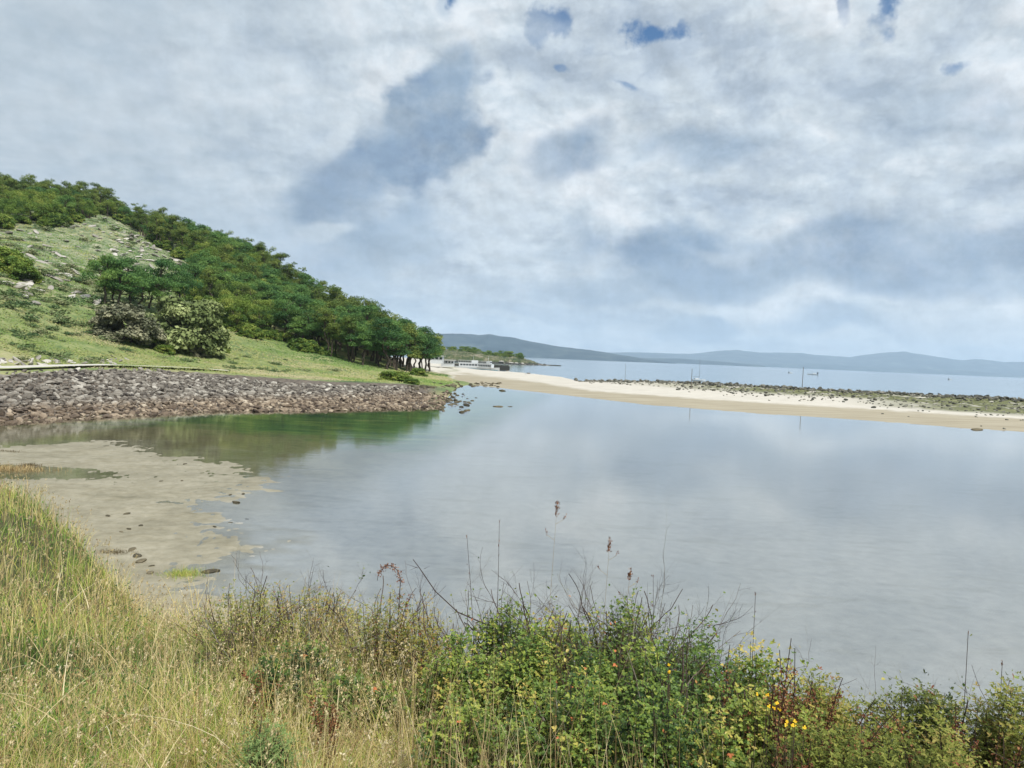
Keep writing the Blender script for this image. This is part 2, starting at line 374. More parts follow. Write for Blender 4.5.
# ------------------------------------------------------------------ materials
def material(name):
    m = bpy.data.materials.new(name); m.use_nodes = True; nt = NT(m.node_tree); nt.n.clear()
    out = nt.new('ShaderNodeOutputMaterial'); return m, nt, out
def principled(nt, out, col, rough=.8, bump=None, bstr=.5, bdist=.02, spec=.3, metal=0):
    p = nt.new('ShaderNodeBsdfPrincipled'); nt.put(p.inputs['Base Color'], col); nt.put(p.inputs['Roughness'], rough)
    nt.put(p.inputs['Specular IOR Level'], spec); nt.put(p.inputs['Metallic'], metal)
    if bump is not None:
        b = nt.new('ShaderNodeBump'); nt.put(b.inputs['Height'], bump); b.inputs['Strength'].default_value = bstr; b.inputs['Distance'].default_value = bdist
        nt.l.new(b.outputs[0], p.inputs['Normal'])
    nt.l.new(p.outputs[0], out.inputs[0]); return p
def leafmat(name, stops, trans=.25, rough=.6, vary=.0):
    m, nt, out = material(name)
    f = nt.attr('tint')
    if vary:
        r = nt.new('ShaderNodeObjectInfo').outputs['Random']
        f = nt.m('ADD', f, nt.m('MULTIPLY', nt.m('SUBTRACT', r, .5), vary), clamp=True)
    c = nt.ramp(f, stops)
    p = nt.new('ShaderNodeBsdfPrincipled'); nt.put(p.inputs['Base Color'], c); p.inputs['Roughness'].default_value = rough; p.inputs['Specular IOR Level'].default_value = .25
    if trans:
        t = nt.new('ShaderNodeBsdfTranslucent'); nt.put(t.inputs[0], c)
        mx = nt.new('ShaderNodeMixShader'); mx.inputs[0].default_value = trans
        nt.l.new(p.outputs[0], mx.inputs[1]); nt.l.new(t.outputs[0], mx.inputs[2]); nt.l.new(mx.outputs[0], out.inputs[0])
    else: nt.l.new(p.outputs[0], out.inputs[0])
    return m
def plain(name, col, rough=.6, spec=.3, noise_amt=.15, scale=3.0, metal=0):
    m, nt, out = material(name)
    g = nt.new('ShaderNodeTexCoord').outputs['Object']
    n = nt.noise(g, scale, 4, .6)
    c = nt.mix(nt.m('MULTIPLY', nt.ss(n, .35, .7), noise_amt*2, clamp=True), col, tuple(c*.6 for c in col))
    principled(nt, out, c, rough, n, .2, .01, spec, metal); return m
def rockmat(name, stops, scale=1.5, stain=None):
    m, nt, out = material(name)
    oi = nt.new('ShaderNodeObjectInfo'); g = nt.new('ShaderNodeNewGeometry').outputs['Position']
    n = nt.noise(g, scale, 6, .65); n2 = nt.noise(g, scale*7, 4, .6)
    f = nt.m('ADD', nt.m('ADD', nt.m('MULTIPLY', n, .5), nt.m('MULTIPLY', nt.m('SUBTRACT', nt.attr('tint'), .5), .7)), nt.m('ADD', .1, nt.m('MULTIPLY', nt.m('SUBTRACT', oi.outputs['Random'], .5), .35)))
    f = nt.m('ADD', f, nt.m('MULTIPLY', n2, .3))
    c = nt.ramp(f, stops)
    if stain:
        z = nt.xyz(g)[2]
        s1 = nt.ss(nt.m('ADD', z, nt.m('MULTIPLY', n, .8)), 1.7, .9)
        c = nt.mix(nt.m('MULTIPLY', s1, .75), c, nt.ramp(f, stain))
    principled(nt, out, c, .85, n2, .6, .03, .2); return m
# ------------------------------------------------------------------ ground sheet
def build_ground():
    a = np.concatenate([np.arange(-180, -42, 1.5), np.arange(-42, 42, .14), np.arange(42, 180.01, 1.5)]); a = np.radians(a)
    r = [0.25]
    while r[-1] < 30000:
        q = r[-1]; r.append(q*(1.035 if q < 2 else 1.018 if q < 20 else 1.008 if q < 380 else 1.03))
    r = np.array(r); A, R_ = np.meshgrid(a, r)
    x = (R_*np.sin(A)).ravel(); y = (R_*np.cos(A)).ravel()
    Z = zones(x, y); z = Z['z'].copy()
    # hummocks and pebbles at small scale
    land = Z['Y'] > Z['Ywl']
    z += np.where(land & (Z['k'] < .5) & (Z['t'] > .02), (fbm(x*.5, y*.5, 51, 3)-.5)*.5, 0)
    z += np.where(~land & ~Z['bank'], (fbm(x*1.6, y*3.0, 52, 3)-.5)*.035*sstep(Z['sdn'], -8, 0), 0)
    V = np.stack([x, y, z], 1); na = len(a); nr = len(r)
    i = np.arange(nr-1)[:, None]*na+np.arange(na-1)[None]
    Q = np.stack([i, i+1, i+na+1, i+na], -1).reshape(-1, 4)
    V = np.concatenate([V, [[0, 0, H1(0, .01)]]]); c = len(V)-1
    Tt = np.stack([np.full(na-1, c), np.arange(na-1), np.arange(1, na)], -1)
    pad = lambda q: np.concatenate([q, q[:1]])
    bank = Z['bank'].astype(float)
    hillm = (land & ~Z['bank']).astype(float)*(1-Z['k'])
    sand = (land & ~Z['bank']).astype(float)*Z['k']
    sand = sand*1.0
    # ground behind the wood on the point is beach
    sand = np.maximum(sand, hillm*sstep(Z['u'], -.30, -.22)*sstep(Z['Y'], 205, 225)*(z < 6)); hillm = hillm*(1-sand)
    reve = hillm*(Z['Y'] < Z['Yc']-1)*1.0*sstep(Z['u'], -.085, -.12)
    veg = sand*sstep(Z['ts'], .70, .88)*sstep(Z['u'], .10, .35) + sand*sstep(Z['ts'], .38, .52)*sstep(Z['u'], .42, .62)
    at = dict(bank=pad(bank), hill=pad(hillm), sand=pad(sand), reve=pad(reve), veg=pad(np.clip(veg, 0, 1)), flat=pad(sstep(Z['sdn'], -7, 1)), fdist=pad(Z['t']))
    m, nt, out = material('ground')
    g = nt.new('ShaderNodeNewGeometry').outputs['Position']; px, py, pz = nt.xyz(g)
    nb = nt.noise(g, .35, 6, .62); nm = nt.noise(g, 2.2, 6, .65); nf = nt.noise(g, 14, 4, .6); nl = nt.noise(g, .045, 5, .6)
    # lagoon floor: pale silt, weed where it is deeper
    silt = nt.ramp(nt.m('ADD', nt.m('MULTIPLY', nm, .5), nt.m('MULTIPLY', nb, .5)), [(.35, (.18, .16, .105)), (.5, (.26, .235, .165)), (.65, (.34, .31, .23))])
    gsand = nt.ramp(nm, [(.3, (.34, .35, .36)), (.7, (.44, .45, .45))])
    weed = nt.ramp(nt.noise(nt.vm('MULTIPLY', g, (.35, 1.4, 1)), .5, 6, .6, .6), [(.34, (.04, .10, .045)), (.50, (.09, .18, .06)), (.61, (.19, .28, .08)), (.74, (.31, .28, .15))])
    leftarea = nt.ss(nt.m('SUBTRACT', px, nt.m('MULTIPLY', py, .15)), -11, -19)
    depthf = nt.ss(nt.m('ADD', pz, nt.m('MULTIPLY', nt.m('SUBTRACT', nb, .5), .22)), -.15, -.30)
    bed = nt.mix(nt.m('MAXIMUM', leftarea, nt.ss(nt.attr('flat'), .55, 1.0)), gsand, silt)
    brown = nt.ss(nt.m('ADD', pz, nt.m('MULTIPLY', nt.m('SUBTRACT', nb, .5), .08)), -.015, -.09)
    bed = nt.mix(nt.m('MULTIPLY', nt.m('MULTIPLY', brown, nt.m('MULTIPLY', leftarea, nt.ss(py, 26, 38))), .8), bed, nt.ramp(nm, [(.35, (.17, .15, .075)), (.65, (.27, .24, .13))]))
    bed = nt.mix(nt.m('MULTIPLY', depthf, leftarea), bed, weed)
    speck = nt.ss(nt.noise(nt.vm('MULTIPLY', g, (1, 2.2, 1)), 5.0, 4, .7), .56, .70); bed = nt.mix(nt.m('MULTIPLY', nt.m('MULTIPLY', speck, leftarea), .8), bed, (.13, .115, .075))
    weedy = nt.ss(nt.noise(nt.vm('MULTIPLY', g, (.5, 1.6, 1)), .55, 5, .6, .4), .54, .66)
    bed = nt.mix(nt.m('MULTIPLY', weedy, nt.m('ADD', .16, nt.m('MULTIPLY', leftarea, .22))), bed, (.12, .11, .06))
    # beach
    wet = nt.ss(nt.m('ADD', pz, nt.m('MULTIPLY', nb, .3)), .74, .56)
    dry = nt.ramp(nt.noise(nt.vm('MULTIPLY', g, (.3, 1, 1)), .9, 5, .6), [(.3, (.43, .40, .345)), (.7, (.57, .54, .475))])
    ochre = nt.ramp(nt.noise(nt.vm('MULTIPLY', g, (.12, .6, 1)), .9, 5, .6), [(.3, (.27, .235, .165)), (.7, (.37, .33, .245))])
    sandc = nt.mix(wet, dry, ochre)
    vegc = nt.ramp(nt.m('ADD', nt.m('MULTIPLY', nm, .5), nt.m('MULTIPLY', nb, .5)), [(.36, (.035, .04, .02)), (.48, (.085, .095, .035)), (.56, (.16, .165, .065)), (.68, (.36, .33, .24))])
    sandc = nt.mix(nt.m('MULTIPLY', nt.attr('veg'), nt.ss(nb, .34, .46)), sandc, vegc)
    # meadow hillside
    hv = nt.m('ADD', nt.m('MULTIPLY', nt.noise(g, .06, 6, .68, .4), .75), nt.m('MULTIPLY', nm, .25))
    grass = nt.ramp(hv, [(.36, (.05, .09, .03)), (.44, (.10, .15, .05)), (.50, (.17, .21, .075)), (.56, (.25, .26, .11)), (.64, (.33, .30, .18))])
    scrub = nt.ramp(nt.noise(g, .35, 6, .7, .3), [(.36, (.07, .11, .05)), (.48, (.15, .19, .10)), (.58, (.25, .26, .16)), (.68, (.38, .36, .28))])
    hillc = nt.mix(nt.ss(nt.m('ADD', nt.m('DIVIDE', pz, 30), nt.m('SUBTRACT', nl, .5)), .25, .9), grass, scrub)
    stone = nt.ramp(nf, [(.3, (.14, .125, .11)), (.6, (.32, .29, .26)), (.75, (.4, .38, .35))])
    hillc = nt.mix(nt.attr('reve'), hillc, nt.mix(nt.ss(nm, .4, .6), (.06, .05, .04), (.17, .14, .11)))
    bankc = nt.ramp(nm, [(.35, (.03, .03, .014)), (.6, (.08, .085, .03)), (.75, (.13, .10, .05))])
    c = bed
    c = nt.mix(nt.attr('sand'), c, sandc); c = nt.mix(nt.attr('hill'), c, hillc); c = nt.mix(nt.attr('bank'), c, bankc)
    bump = nt.m('ADD', nt.m('MULTIPLY', nm, .7), nt.m('MULTIPLY', nf, .3))
    rgh = nt.m('SUBTRACT', .88, nt.m('MULTIPLY', nt.attr('flat'), nt.ss(pz, .09, .0, 0, .42)))
    principled(nt, out, c, rgh, bump, .6, .06, .35)
    me = mesh('ground', V, [Q, Tt], m, at, True)
    return obj('ground', me, kind='structure')
build_ground()

# ------------------------------------------------------------------ water
def water_mat(name, tint, rough, sc, dist, deep=None):
    m, nt, out = material(name)
    g = nt.new('ShaderNodeNewGeometry').outputs['Position']
    v = nt.vm('MULTIPLY', g, (.55, 1.0, 1.0))
    n = nt.m('ADD', nt.m('MULTIPLY', nt.noise(v, sc, 4, .6, .3), .6), nt.m('MULTIPLY', nt.noise(v, sc*4.3, 3, .6), .25))
    calm = nt.ss(nt.noise(nt.vm('MULTIPLY', g, (.25, 1, 1)), .11, 4, .6), .35, .7)
    n = nt.m('MULTIPLY', n, nt.m('ADD', .45, calm))
    b = nt.new('ShaderNodeBump'); b.inputs['Strength'].default_value = 1; b.inputs['Distance'].default_value = dist; nt.put(b.inputs['Height'], n)
    fr = nt.new('ShaderNodeFresnel'); fr.inputs[0].default_value = 1.52; nt.l.new(b.outputs[0], fr.inputs[1])
    gl = nt.new('ShaderNodeBsdfGlossy'); gl.inputs['Roughness'].default_value = rough; nt.l.new(b.outputs[0], gl.inputs['Normal']); gl.inputs[0].default_value = (1, 1, 1, 1)
    if deep: tr = nt.new('ShaderNodeBsdfDiffuse')
    else: tr = nt.new('ShaderNodeBsdfTransparent')
    tr.inputs[0].default_value = (*tint, 1)
    mx = nt.new('ShaderNodeMixShader'); nt.l.new(fr.outputs[0], mx.inputs[0]); nt.l.new(tr.outputs[0], mx.inputs[1]); nt.l.new(gl.outputs[0], mx.inputs[2])
    nt.l.new(mx.outputs[0], out.inputs[0]); return m
def polar_sheet(name, a0, a1, fr0, fr1, mat, z=0.0, n=160, steps=12):
    a = np.linspace(a0, a1, n); V = []; 
    for k in range(steps+1):
        t = k/steps
        for q in a:
            r0 = fr0(q); r1 = fr1(q); r = r0*(r1/r0)**t
            V.append((r*math.sin(q), r*math.cos(q), z))
    i = np.arange(steps)[:, None]*n+np.arange(n-1)[None]
    Q = np.stack([i, i+1, i+n+1, i+n], -1).reshape(-1, 4)
    return obj(name, mesh(name, V, Q, mat), kind='structure')
# the line along the middle of the land that parts the lagoon from the sea
def divide(q):
    u = math.tan(max(-1.2, min(1.2, q)))
    return float(T(u, (-2.5, 90), (-.12, 215), (-.08, 250), (0, 215), (.105, 185), (.7, 150), (2.5, 100)))/math.cos(max(-1.2, min(1.2, q)))
polar_sheet('lagoon_water', rad(-85), rad(85), lambda q: 1.2, divide, water_mat('lagoon_water', (.92, .95, .95), .02, 1.6, .0055))
polar_sheet('sea_water', rad(-85), rad(85), divide, lambda q: 28000., water_mat('sea_water', (.20, .28, .33), .10, .35, .14, deep=True), z=-.05, steps=30)

# ------------------------------------------------------------------ path along the top of the stone shore
def ribbon(name, P, wdt, mat, lift=.05):
    P = np.array(P, float); d = np.gradient(P, axis=0); d /= np.linalg.norm(d, axis=1)[:, None]
    nrm = np.stack([-d[:, 1], d[:, 0]], 1); V = []
    for p, q in zip(P, nrm):
        for s in (-.5, -.25, 0, .25, .5):
            w_ = wdt*(1+.15*math.sin(p[0]*.9)); V.append((p[0]+q[0]*s*w_, p[1]+q[1]*s*w_))
    V = np.array(V); z = Hh(V[:, 0], V[:, 1]).reshape(-1, 5); z = np.repeat(z.max(1), 5)+lift
    n = len(P); i = np.arange(n-1)[:, None]*5+np.arange(4)[None]
    Q = np.stack([i, i+1, i+6, i+5], -1).reshape(-1, 4)
    return obj(name, mesh(name, np.column_stack([V, z]), Q, mat), kind='structure')
pm, pnt, pout = material('path'); pg = pnt.new('ShaderNodeNewGeometry').outputs['Position']
pn = pnt.noise(pg, 1.7, 5, .6); principled(pnt, pout, pnt.ramp(pn, [(.3, (.42, .40, .36)), (.7, (.58, .56, .51))]), .9, pn, .3, .03)
us = np.linspace(-1.3, -.385, 90); pts = []
for u in us:
    Yp = float(T(u, (-2.5, 42), (-1.5, 49), (-.69, 73), (-.556, 90), (-.42, 108), (-.245, 118)))
    pts.append((u*Yp, Yp))
ribbon('path', pts, 3.4, pm, .28)

# ------------------------------------------------------------------ far hills, headland
def hills(name, prof, Dm, depth, mat, seed, rough=.04, base_ext=0):
    """a real range of hills: skyline heights taken as metres at distance Dm"""
    n = 260; px = np.linspace(prof[0][0], prof[-1][0], n)
    V = []; K = 16
    for i, p in enumerate(px):
        py = float(np.interp(p, [a[0] for a in prof], [a[1] for a in prof]))
        v = ray(p, py); s = Dm/v[1]; X = v[0]*s; top = max(EYE+v[2]*s, 1.0); top *= 1+.16*(float(fbm(X/Dm*22+seed, 2.0, seed+3, 5))-.5)*min(1, top/60)
        for k in range(K+1):
            t = k/K
            z = top*math.sin(min(t, 1)*math.pi)**.8 if t < .5 else top*(math.sin(t*math.pi)**.8)
            yy = Dm+(t-.5)*depth; xx = X*(1+(t-.5)*depth/Dm*.6)
            nz = 1.6*(float(fbm(xx*.004+seed, yy*.004, seed, 4))-.5)*top*rough*8*min(1, 4*t*(1-t))*(0 if t == .5 else 1)
            V.append((xx, yy, z+nz*.5*(1 if t < .5 else 1)-3*(k in (0, K))))
    i = np.arange(n-1)[:, None]*(K+1)+np.arange(K)[None]
    Q = np.stack([i, i+K+1, i+K+2, i+1], -1).reshape(-1, 4)
    return obj(name, mesh(name, V, Q, mat, None, True), kind='structure')
def hillmat(name, scale):
    m, nt, out = material(name); g = nt.new('ShaderNodeNewGeometry').outputs['Position']
    n = nt.noise(g, scale, 7, .65); c = nt.ramp(n, [(.38, (.014, .034, .050)), (.5, (.026, .052, .070)), (.6, (.050, .078, .088)), (.74, (.12, .14, .145))])  # blue of distant haze mixed into the hill colour, besides the haze volume
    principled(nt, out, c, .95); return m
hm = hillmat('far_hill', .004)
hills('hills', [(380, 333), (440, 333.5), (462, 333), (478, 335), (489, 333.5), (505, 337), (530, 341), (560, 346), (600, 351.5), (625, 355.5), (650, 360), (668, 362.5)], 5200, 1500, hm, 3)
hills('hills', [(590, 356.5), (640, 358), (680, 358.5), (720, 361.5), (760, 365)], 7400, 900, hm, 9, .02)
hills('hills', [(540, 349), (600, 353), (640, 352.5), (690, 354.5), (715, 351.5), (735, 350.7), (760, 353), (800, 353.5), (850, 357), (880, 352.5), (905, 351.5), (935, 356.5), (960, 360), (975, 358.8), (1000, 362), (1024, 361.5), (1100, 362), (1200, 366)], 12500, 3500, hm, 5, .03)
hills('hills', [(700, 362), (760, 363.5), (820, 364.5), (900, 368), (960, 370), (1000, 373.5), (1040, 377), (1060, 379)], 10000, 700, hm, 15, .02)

# haze
def haze():
    x0, x1, y0, y1, z0, z1 = -16000, 16000, -600, 16500, -4.5, 620
    V = [(x, y, z) for z in (z0, z1) for x, y in ((x0, y0), (x1, y0), (x1, y1), (x0, y1))]
    m, nt, out = material('haze'); p = nt.new('ShaderNodeVolumePrincipled')
    p.inputs['Color'].default_value = (.60, .75, .92, 1); p.inputs['Density'].default_value = HAZE_DENS; p.inputs['Anisotropy'].default_value = .0
    nt.l.new(p.outputs[0], out.inputs['Volume'])
    obj('haze', mesh('haze', V, [(0, 3, 2, 1), (4, 5, 6, 7), (0, 1, 5, 4), (1, 2, 6, 5), (2, 3, 7, 6), (3, 0, 4, 7)], m), kind='stuff')
HAZE_DENS = 6.8e-5
haze()
# ------------------------------------------------------------------ trees
RNG = np.random.default_rng(7)
def leaf_quads(C, size, n_out, rng, up=.35, jitter=.9):
    """little leaf clumps at the points C, facing roughly along n_out"""
    N = len(C); nv = n_out+rng.normal(0, jitter, (N, 3))+np.array([0, 0, up]); nv /= np.linalg.norm(nv, axis=1)[:, None]+1e-9
    r = rng.normal(0, 1, (N, 3)); a = np.cross(nv, r); a /= np.linalg.norm(a, axis=1)[:, None]+1e-9; b = np.cross(nv, a)
    s = (size*rng.uniform(.6, 1.3, N))[:, None]; asp = rng.uniform(.45, 1, N)[:, None]
    V = np.stack([C-a*s*.5, C-b*s*.5*asp, C+a*s*.5, C+b*s*.5*asp], 1).reshape(-1, 3)
    return V, np.arange(N*4).reshape(-1, 4)
def puff_cloud(puffs, per, size, rng, flat=.7, up=.35, drop=0):
    Vs = []; Ns = []; A = []
    for (cx, cy, cz, r, t) in puffs:
        n = int(per*r*r); d = rng.normal(0, 1, (n, 3)); d /= np.linalg.norm(d, axis=1)[:, None]
        d[:, 2] = np.where(d[:, 2] < -.35, -d[:, 2]*rng.uniform(-.6, 1, n), d[:, 2])
        rr = r*rng.uniform(.62, 1.08, n)*(1+.28*(vn(d[:, 0]*3+cx*5, d[:, 1]*3+d[:, 2]*2+cy, 3)-.5)*2)
        P = np.array([cx, cy, cz])+d*rr[:, None]*np.array([1, 1, flat])
        Vs.append(P); Ns.append(d); A.append(np.clip(t+rng.normal(0, .10, n), 0, 1))
    P = np.concatenate(Vs); N_ = np.concatenate(Ns); A = np.concatenate(A)
    V, Q = leaf_quads(P, size, N_, rng, up); return V, Q, np.repeat(A, 4)
def limb(acc, p0, p1, r0, r1, rng, sag=.1, n=5, a=.5):
    t = np.linspace(0, 1, n)[:, None]; p0 = np.array(p0, float); p1 = np.array(p1, float); L = np.linalg.norm(p1-p0)
    P = p0+(p1-p0)*t+rng.normal(0, .04*L, (n, 3))*np.sin(t*math.pi)+np.array([0, 0, -sag*L])*np.sin(t*math.pi)
    acc.tube(P, np.linspace(r0, r1, n), 6, a)
def tree_meshes(kind, seed, dens=1.0):
    rng = np.random.default_rng(seed); H = 9.0; tk = Acc(); puffs = []
    if kind == 'pine':              # flat topped, bare lower trunk
        H = 9+rng.uniform(-1, 1); lean = rng.normal(0, .5, 2); top = np.array([lean[0], lean[1], H*.82])
        limb(tk, (0, 0, -.8), top, .26, .10, rng, 0, 7)
        for i in range(rng.integers(17, 22)):
            a = i*2.4+rng.uniform(-.4, .4); h = rng.uniform(.40, .95); rad_ = (1.05-abs(h-.62)*1.5)*rng.uniform(1.0, 3.6)
            c = (lean[0]*h+math.cos(a)*rad_, lean[1]*h+math.sin(a)*rad_, H*h+rng.uniform(-.3, .3)); r = rng.uniform(1.0, 1.65)
            puffs.append((*c, r, rng.uniform(.15, .85)))
            limb(tk, (lean[0]*h*.8, lean[1]*h*.8, H*h*.78), (c[0]*.85, c[1]*.85, c[2]-.2), .085, .03, rng, .05, 4)
        puffs += [(lean[0], lean[1], H*.93, 1.3, .5)]
        V, Q, A = puff_cloud(puffs, 150*dens, .28/dens**.4, rng, .62)
    elif kind == 'broad':           # round dense crown to near the ground
        H = 7.5+rng.uniform(-1, 1)
        limb(tk, (0, 0, -.8), (rng.normal(0, .3), rng.normal(0, .3), H*.7), .28, .08, rng, 0, 6)
        for i in range(22):
            a = i*2.4; h = rng.uniform(.28, .92); rr = 3.1*math.sqrt(max(0, 1-((h-.5)/.52)**2))*rng.uniform(.55, 1)
            c = (math.cos(a)*rr, math.sin(a)*rr, H*h); puffs.append((*c, rng.uniform(.9, 1.45), rng.uniform(.1, .9)))
            if i % 3 == 0: limb(tk, (0, 0, H*h*.55), (c[0]*.8, c[1]*.8, c[2]), .08, .03, rng, .0, 4)
        V, Q, A = puff_cloud(puffs, 140*dens, .28/dens**.4, rng, .8)
    elif kind == 'gum':             # tall, open, ragged, several stems
        H = 11+rng.uniform(-1, 1.5)
        for s in range(rng.integers(2, 4)):
            b = rng.normal(0, .25, 2); tp = rng.normal(0, 1.5, 2)
            limb(tk, (b[0], b[1], -.8), (tp[0], tp[1], H*.85), .19, .06, rng, 0, 7)
            for i in range(8):
                h = rng.uniform(.34, 1.0); cc = b+(tp-b)*h; a = rng.uniform(0, 6.28); q = rng.uniform(.5, 2.2)*(1.2-h*.6)
                c = (cc[0]+math.cos(a)*q, cc[1]+math.sin(a)*q, H*h*.95); puffs.append((*c, rng.uniform(.9, 1.55), rng.uniform(.1, .9)))
                limb(tk, (cc[0]*.9, cc[1]*.9, H*h*.78), (c[0], c[1], c[2]-.1), .06, .02, rng, 0, 4)
        V, Q, A = puff_cloud(puffs, 145*dens, .26/dens**.4, rng, .75)
    elif kind == 'dome':            # big rounded bush, foliage to the ground
        H = 4.6
        for s in range(6):
            a = s*1.05; limb(tk, (math.cos(a)*.3, math.sin(a)*.3, -.5), (math.cos(a)*2.2, math.sin(a)*2.2, 2.8), .12, .04, rng, 0, 5)
        for i in range(58):
            a = i*2.4; h = rng.uniform(.02, .9); rr = 3.3*math.sqrt(max(0, 1-(h*.98)**2))*rng.uniform(.55, 1.0)
            puffs.append((math.cos(a)*rr, math.sin(a)*rr, H*h, rng.uniform(.7, 1.25), rng.uniform(.1, .95)))
        V, Q, A = puff_cloud(puffs, 260*dens, .36/dens**.4, rng, .85, .6)
    elif kind == 'scrub':           # low heath clump
        tk.tube([(0, 0, -.2), (.1, 0, .5)], [.05, .02], 5)
        for i in range(10):
            a = i*2.4; rr = rng.uniform(0, 1.1); puffs.append((math.cos(a)*rr, math.sin(a)*rr, rng.uniform(.15, .75), rng.uniform(.35, .65), rng.uniform(.1, .9)))
        V, Q, A = puff_cloud(puffs, 110*dens, .24, rng, .75)
    return tk, (V, Q, A)
bark = plain('bark', (.085, .07, .055), .9, .1, .3, 2.0)
G = lambda a, b, c, d: [(0, a), (.35, b), (.7, c), (1, d)]
M_pine = leafmat('pine_foliage', G((0.0377, 0.101, 0.0339), (0.0753, 0.17, 0.0484), (0.129, 0.24, 0.0581), (0.205, 0.31, 0.0774)), .3, .7, .5)
M_broad = leafmat('broadleaf_foliage', G((0.0526, 0.11, 0.0234), (0.111, 0.193, 0.0337), (0.187, 0.264, 0.0467), (0.281, 0.33, 0.0701)), .3, .7, .5)
M_gum = leafmat('gum_foliage', G((0.0497, 0.0991, 0.0235), (0.105, 0.164, 0.0352), (0.172, 0.228, 0.0489), (0.254, 0.304, 0.0733)), .3, .7, .45)
M_grey = leafmat('grey_bush_foliage', G((0.078, 0.0901, 0.0525), (0.148, 0.158, 0.0976), (0.225, 0.225, 0.143), (0.312, 0.307, 0.195)), .1, .8, .2)
M_olive = leafmat('olive_bush_foliage', G((0.0588, 0.0852, 0.0281), (0.146, 0.189, 0.0655), (0.254, 0.299, 0.122), (0.371, 0.426, 0.187)), .1, .8, .2)
M_scrub = leafmat('scrub_foliage', G((.05, .10, .04), (.10, .16, .06), (.17, .22, .09), (.28, .29, .16)), .1, .8, .8)
def make_kind(name, kind, seeds, lmat, label, cat, group=None, dens=1.0):
    out = []
    for s in seeds:
        tk, (V, Q, A) = tree_meshes(kind, s, dens)
        cm = mesh('crown', V, Q, lmat, {'tint': A}); tm = tk.build('trunk', bark)
        out.append((name, tm, cm, label, cat, group))
    return out
def plant(variant, x, y, sc=1.0, rz=0, label=None, z=None, group=True, zs=1.0, crown='crown', trunk='trunk'):
    name, tm, cm, lb, cat, gr = variant
    e = thing(name, label or lb, cat, (x, y, H1(x, y)-.05 if z is None else z), rz, gr if group and not label else None, (sc, sc, sc*zs))
    obj(trunk, tm, e); obj(crown, cm, e); return e
pines = make_kind('pine_tree', 'pine', (1, 2, 3, 4, 5), M_pine, 'dark bluish green flat-topped pine among the wood on the hill', 'tree', 'pines in the hillside wood')
broads = make_kind('broadleaf_tree', 'broad', (11, 12, 13, 14), M_broad, 'round mid green broadleaf tree among the wood on the hill', 'tree', 'broadleaf trees in the hillside wood')
gums = make_kind('gum_tree', 'gum', (21, 22, 23, 24, 25), M_gum, 'ragged olive green tree with thin stems among the wood on the hill', 'tree', 'ragged trees in the hillside wood')
POLYF = [(-60, 190), (-60, 236), (0, 226), (40, 224), (62, 226), (85, 219), (112, 219), (132, 229), (150, 243), (172, 252), (195, 266), (205, 285), (190, 300), (205, 318), (222, 330), (262, 336), (300, 348), (345, 362), (372, 368), (404, 372), (438, 374), (455, 360), (470, 300), (400, 150), (-60, 100)]
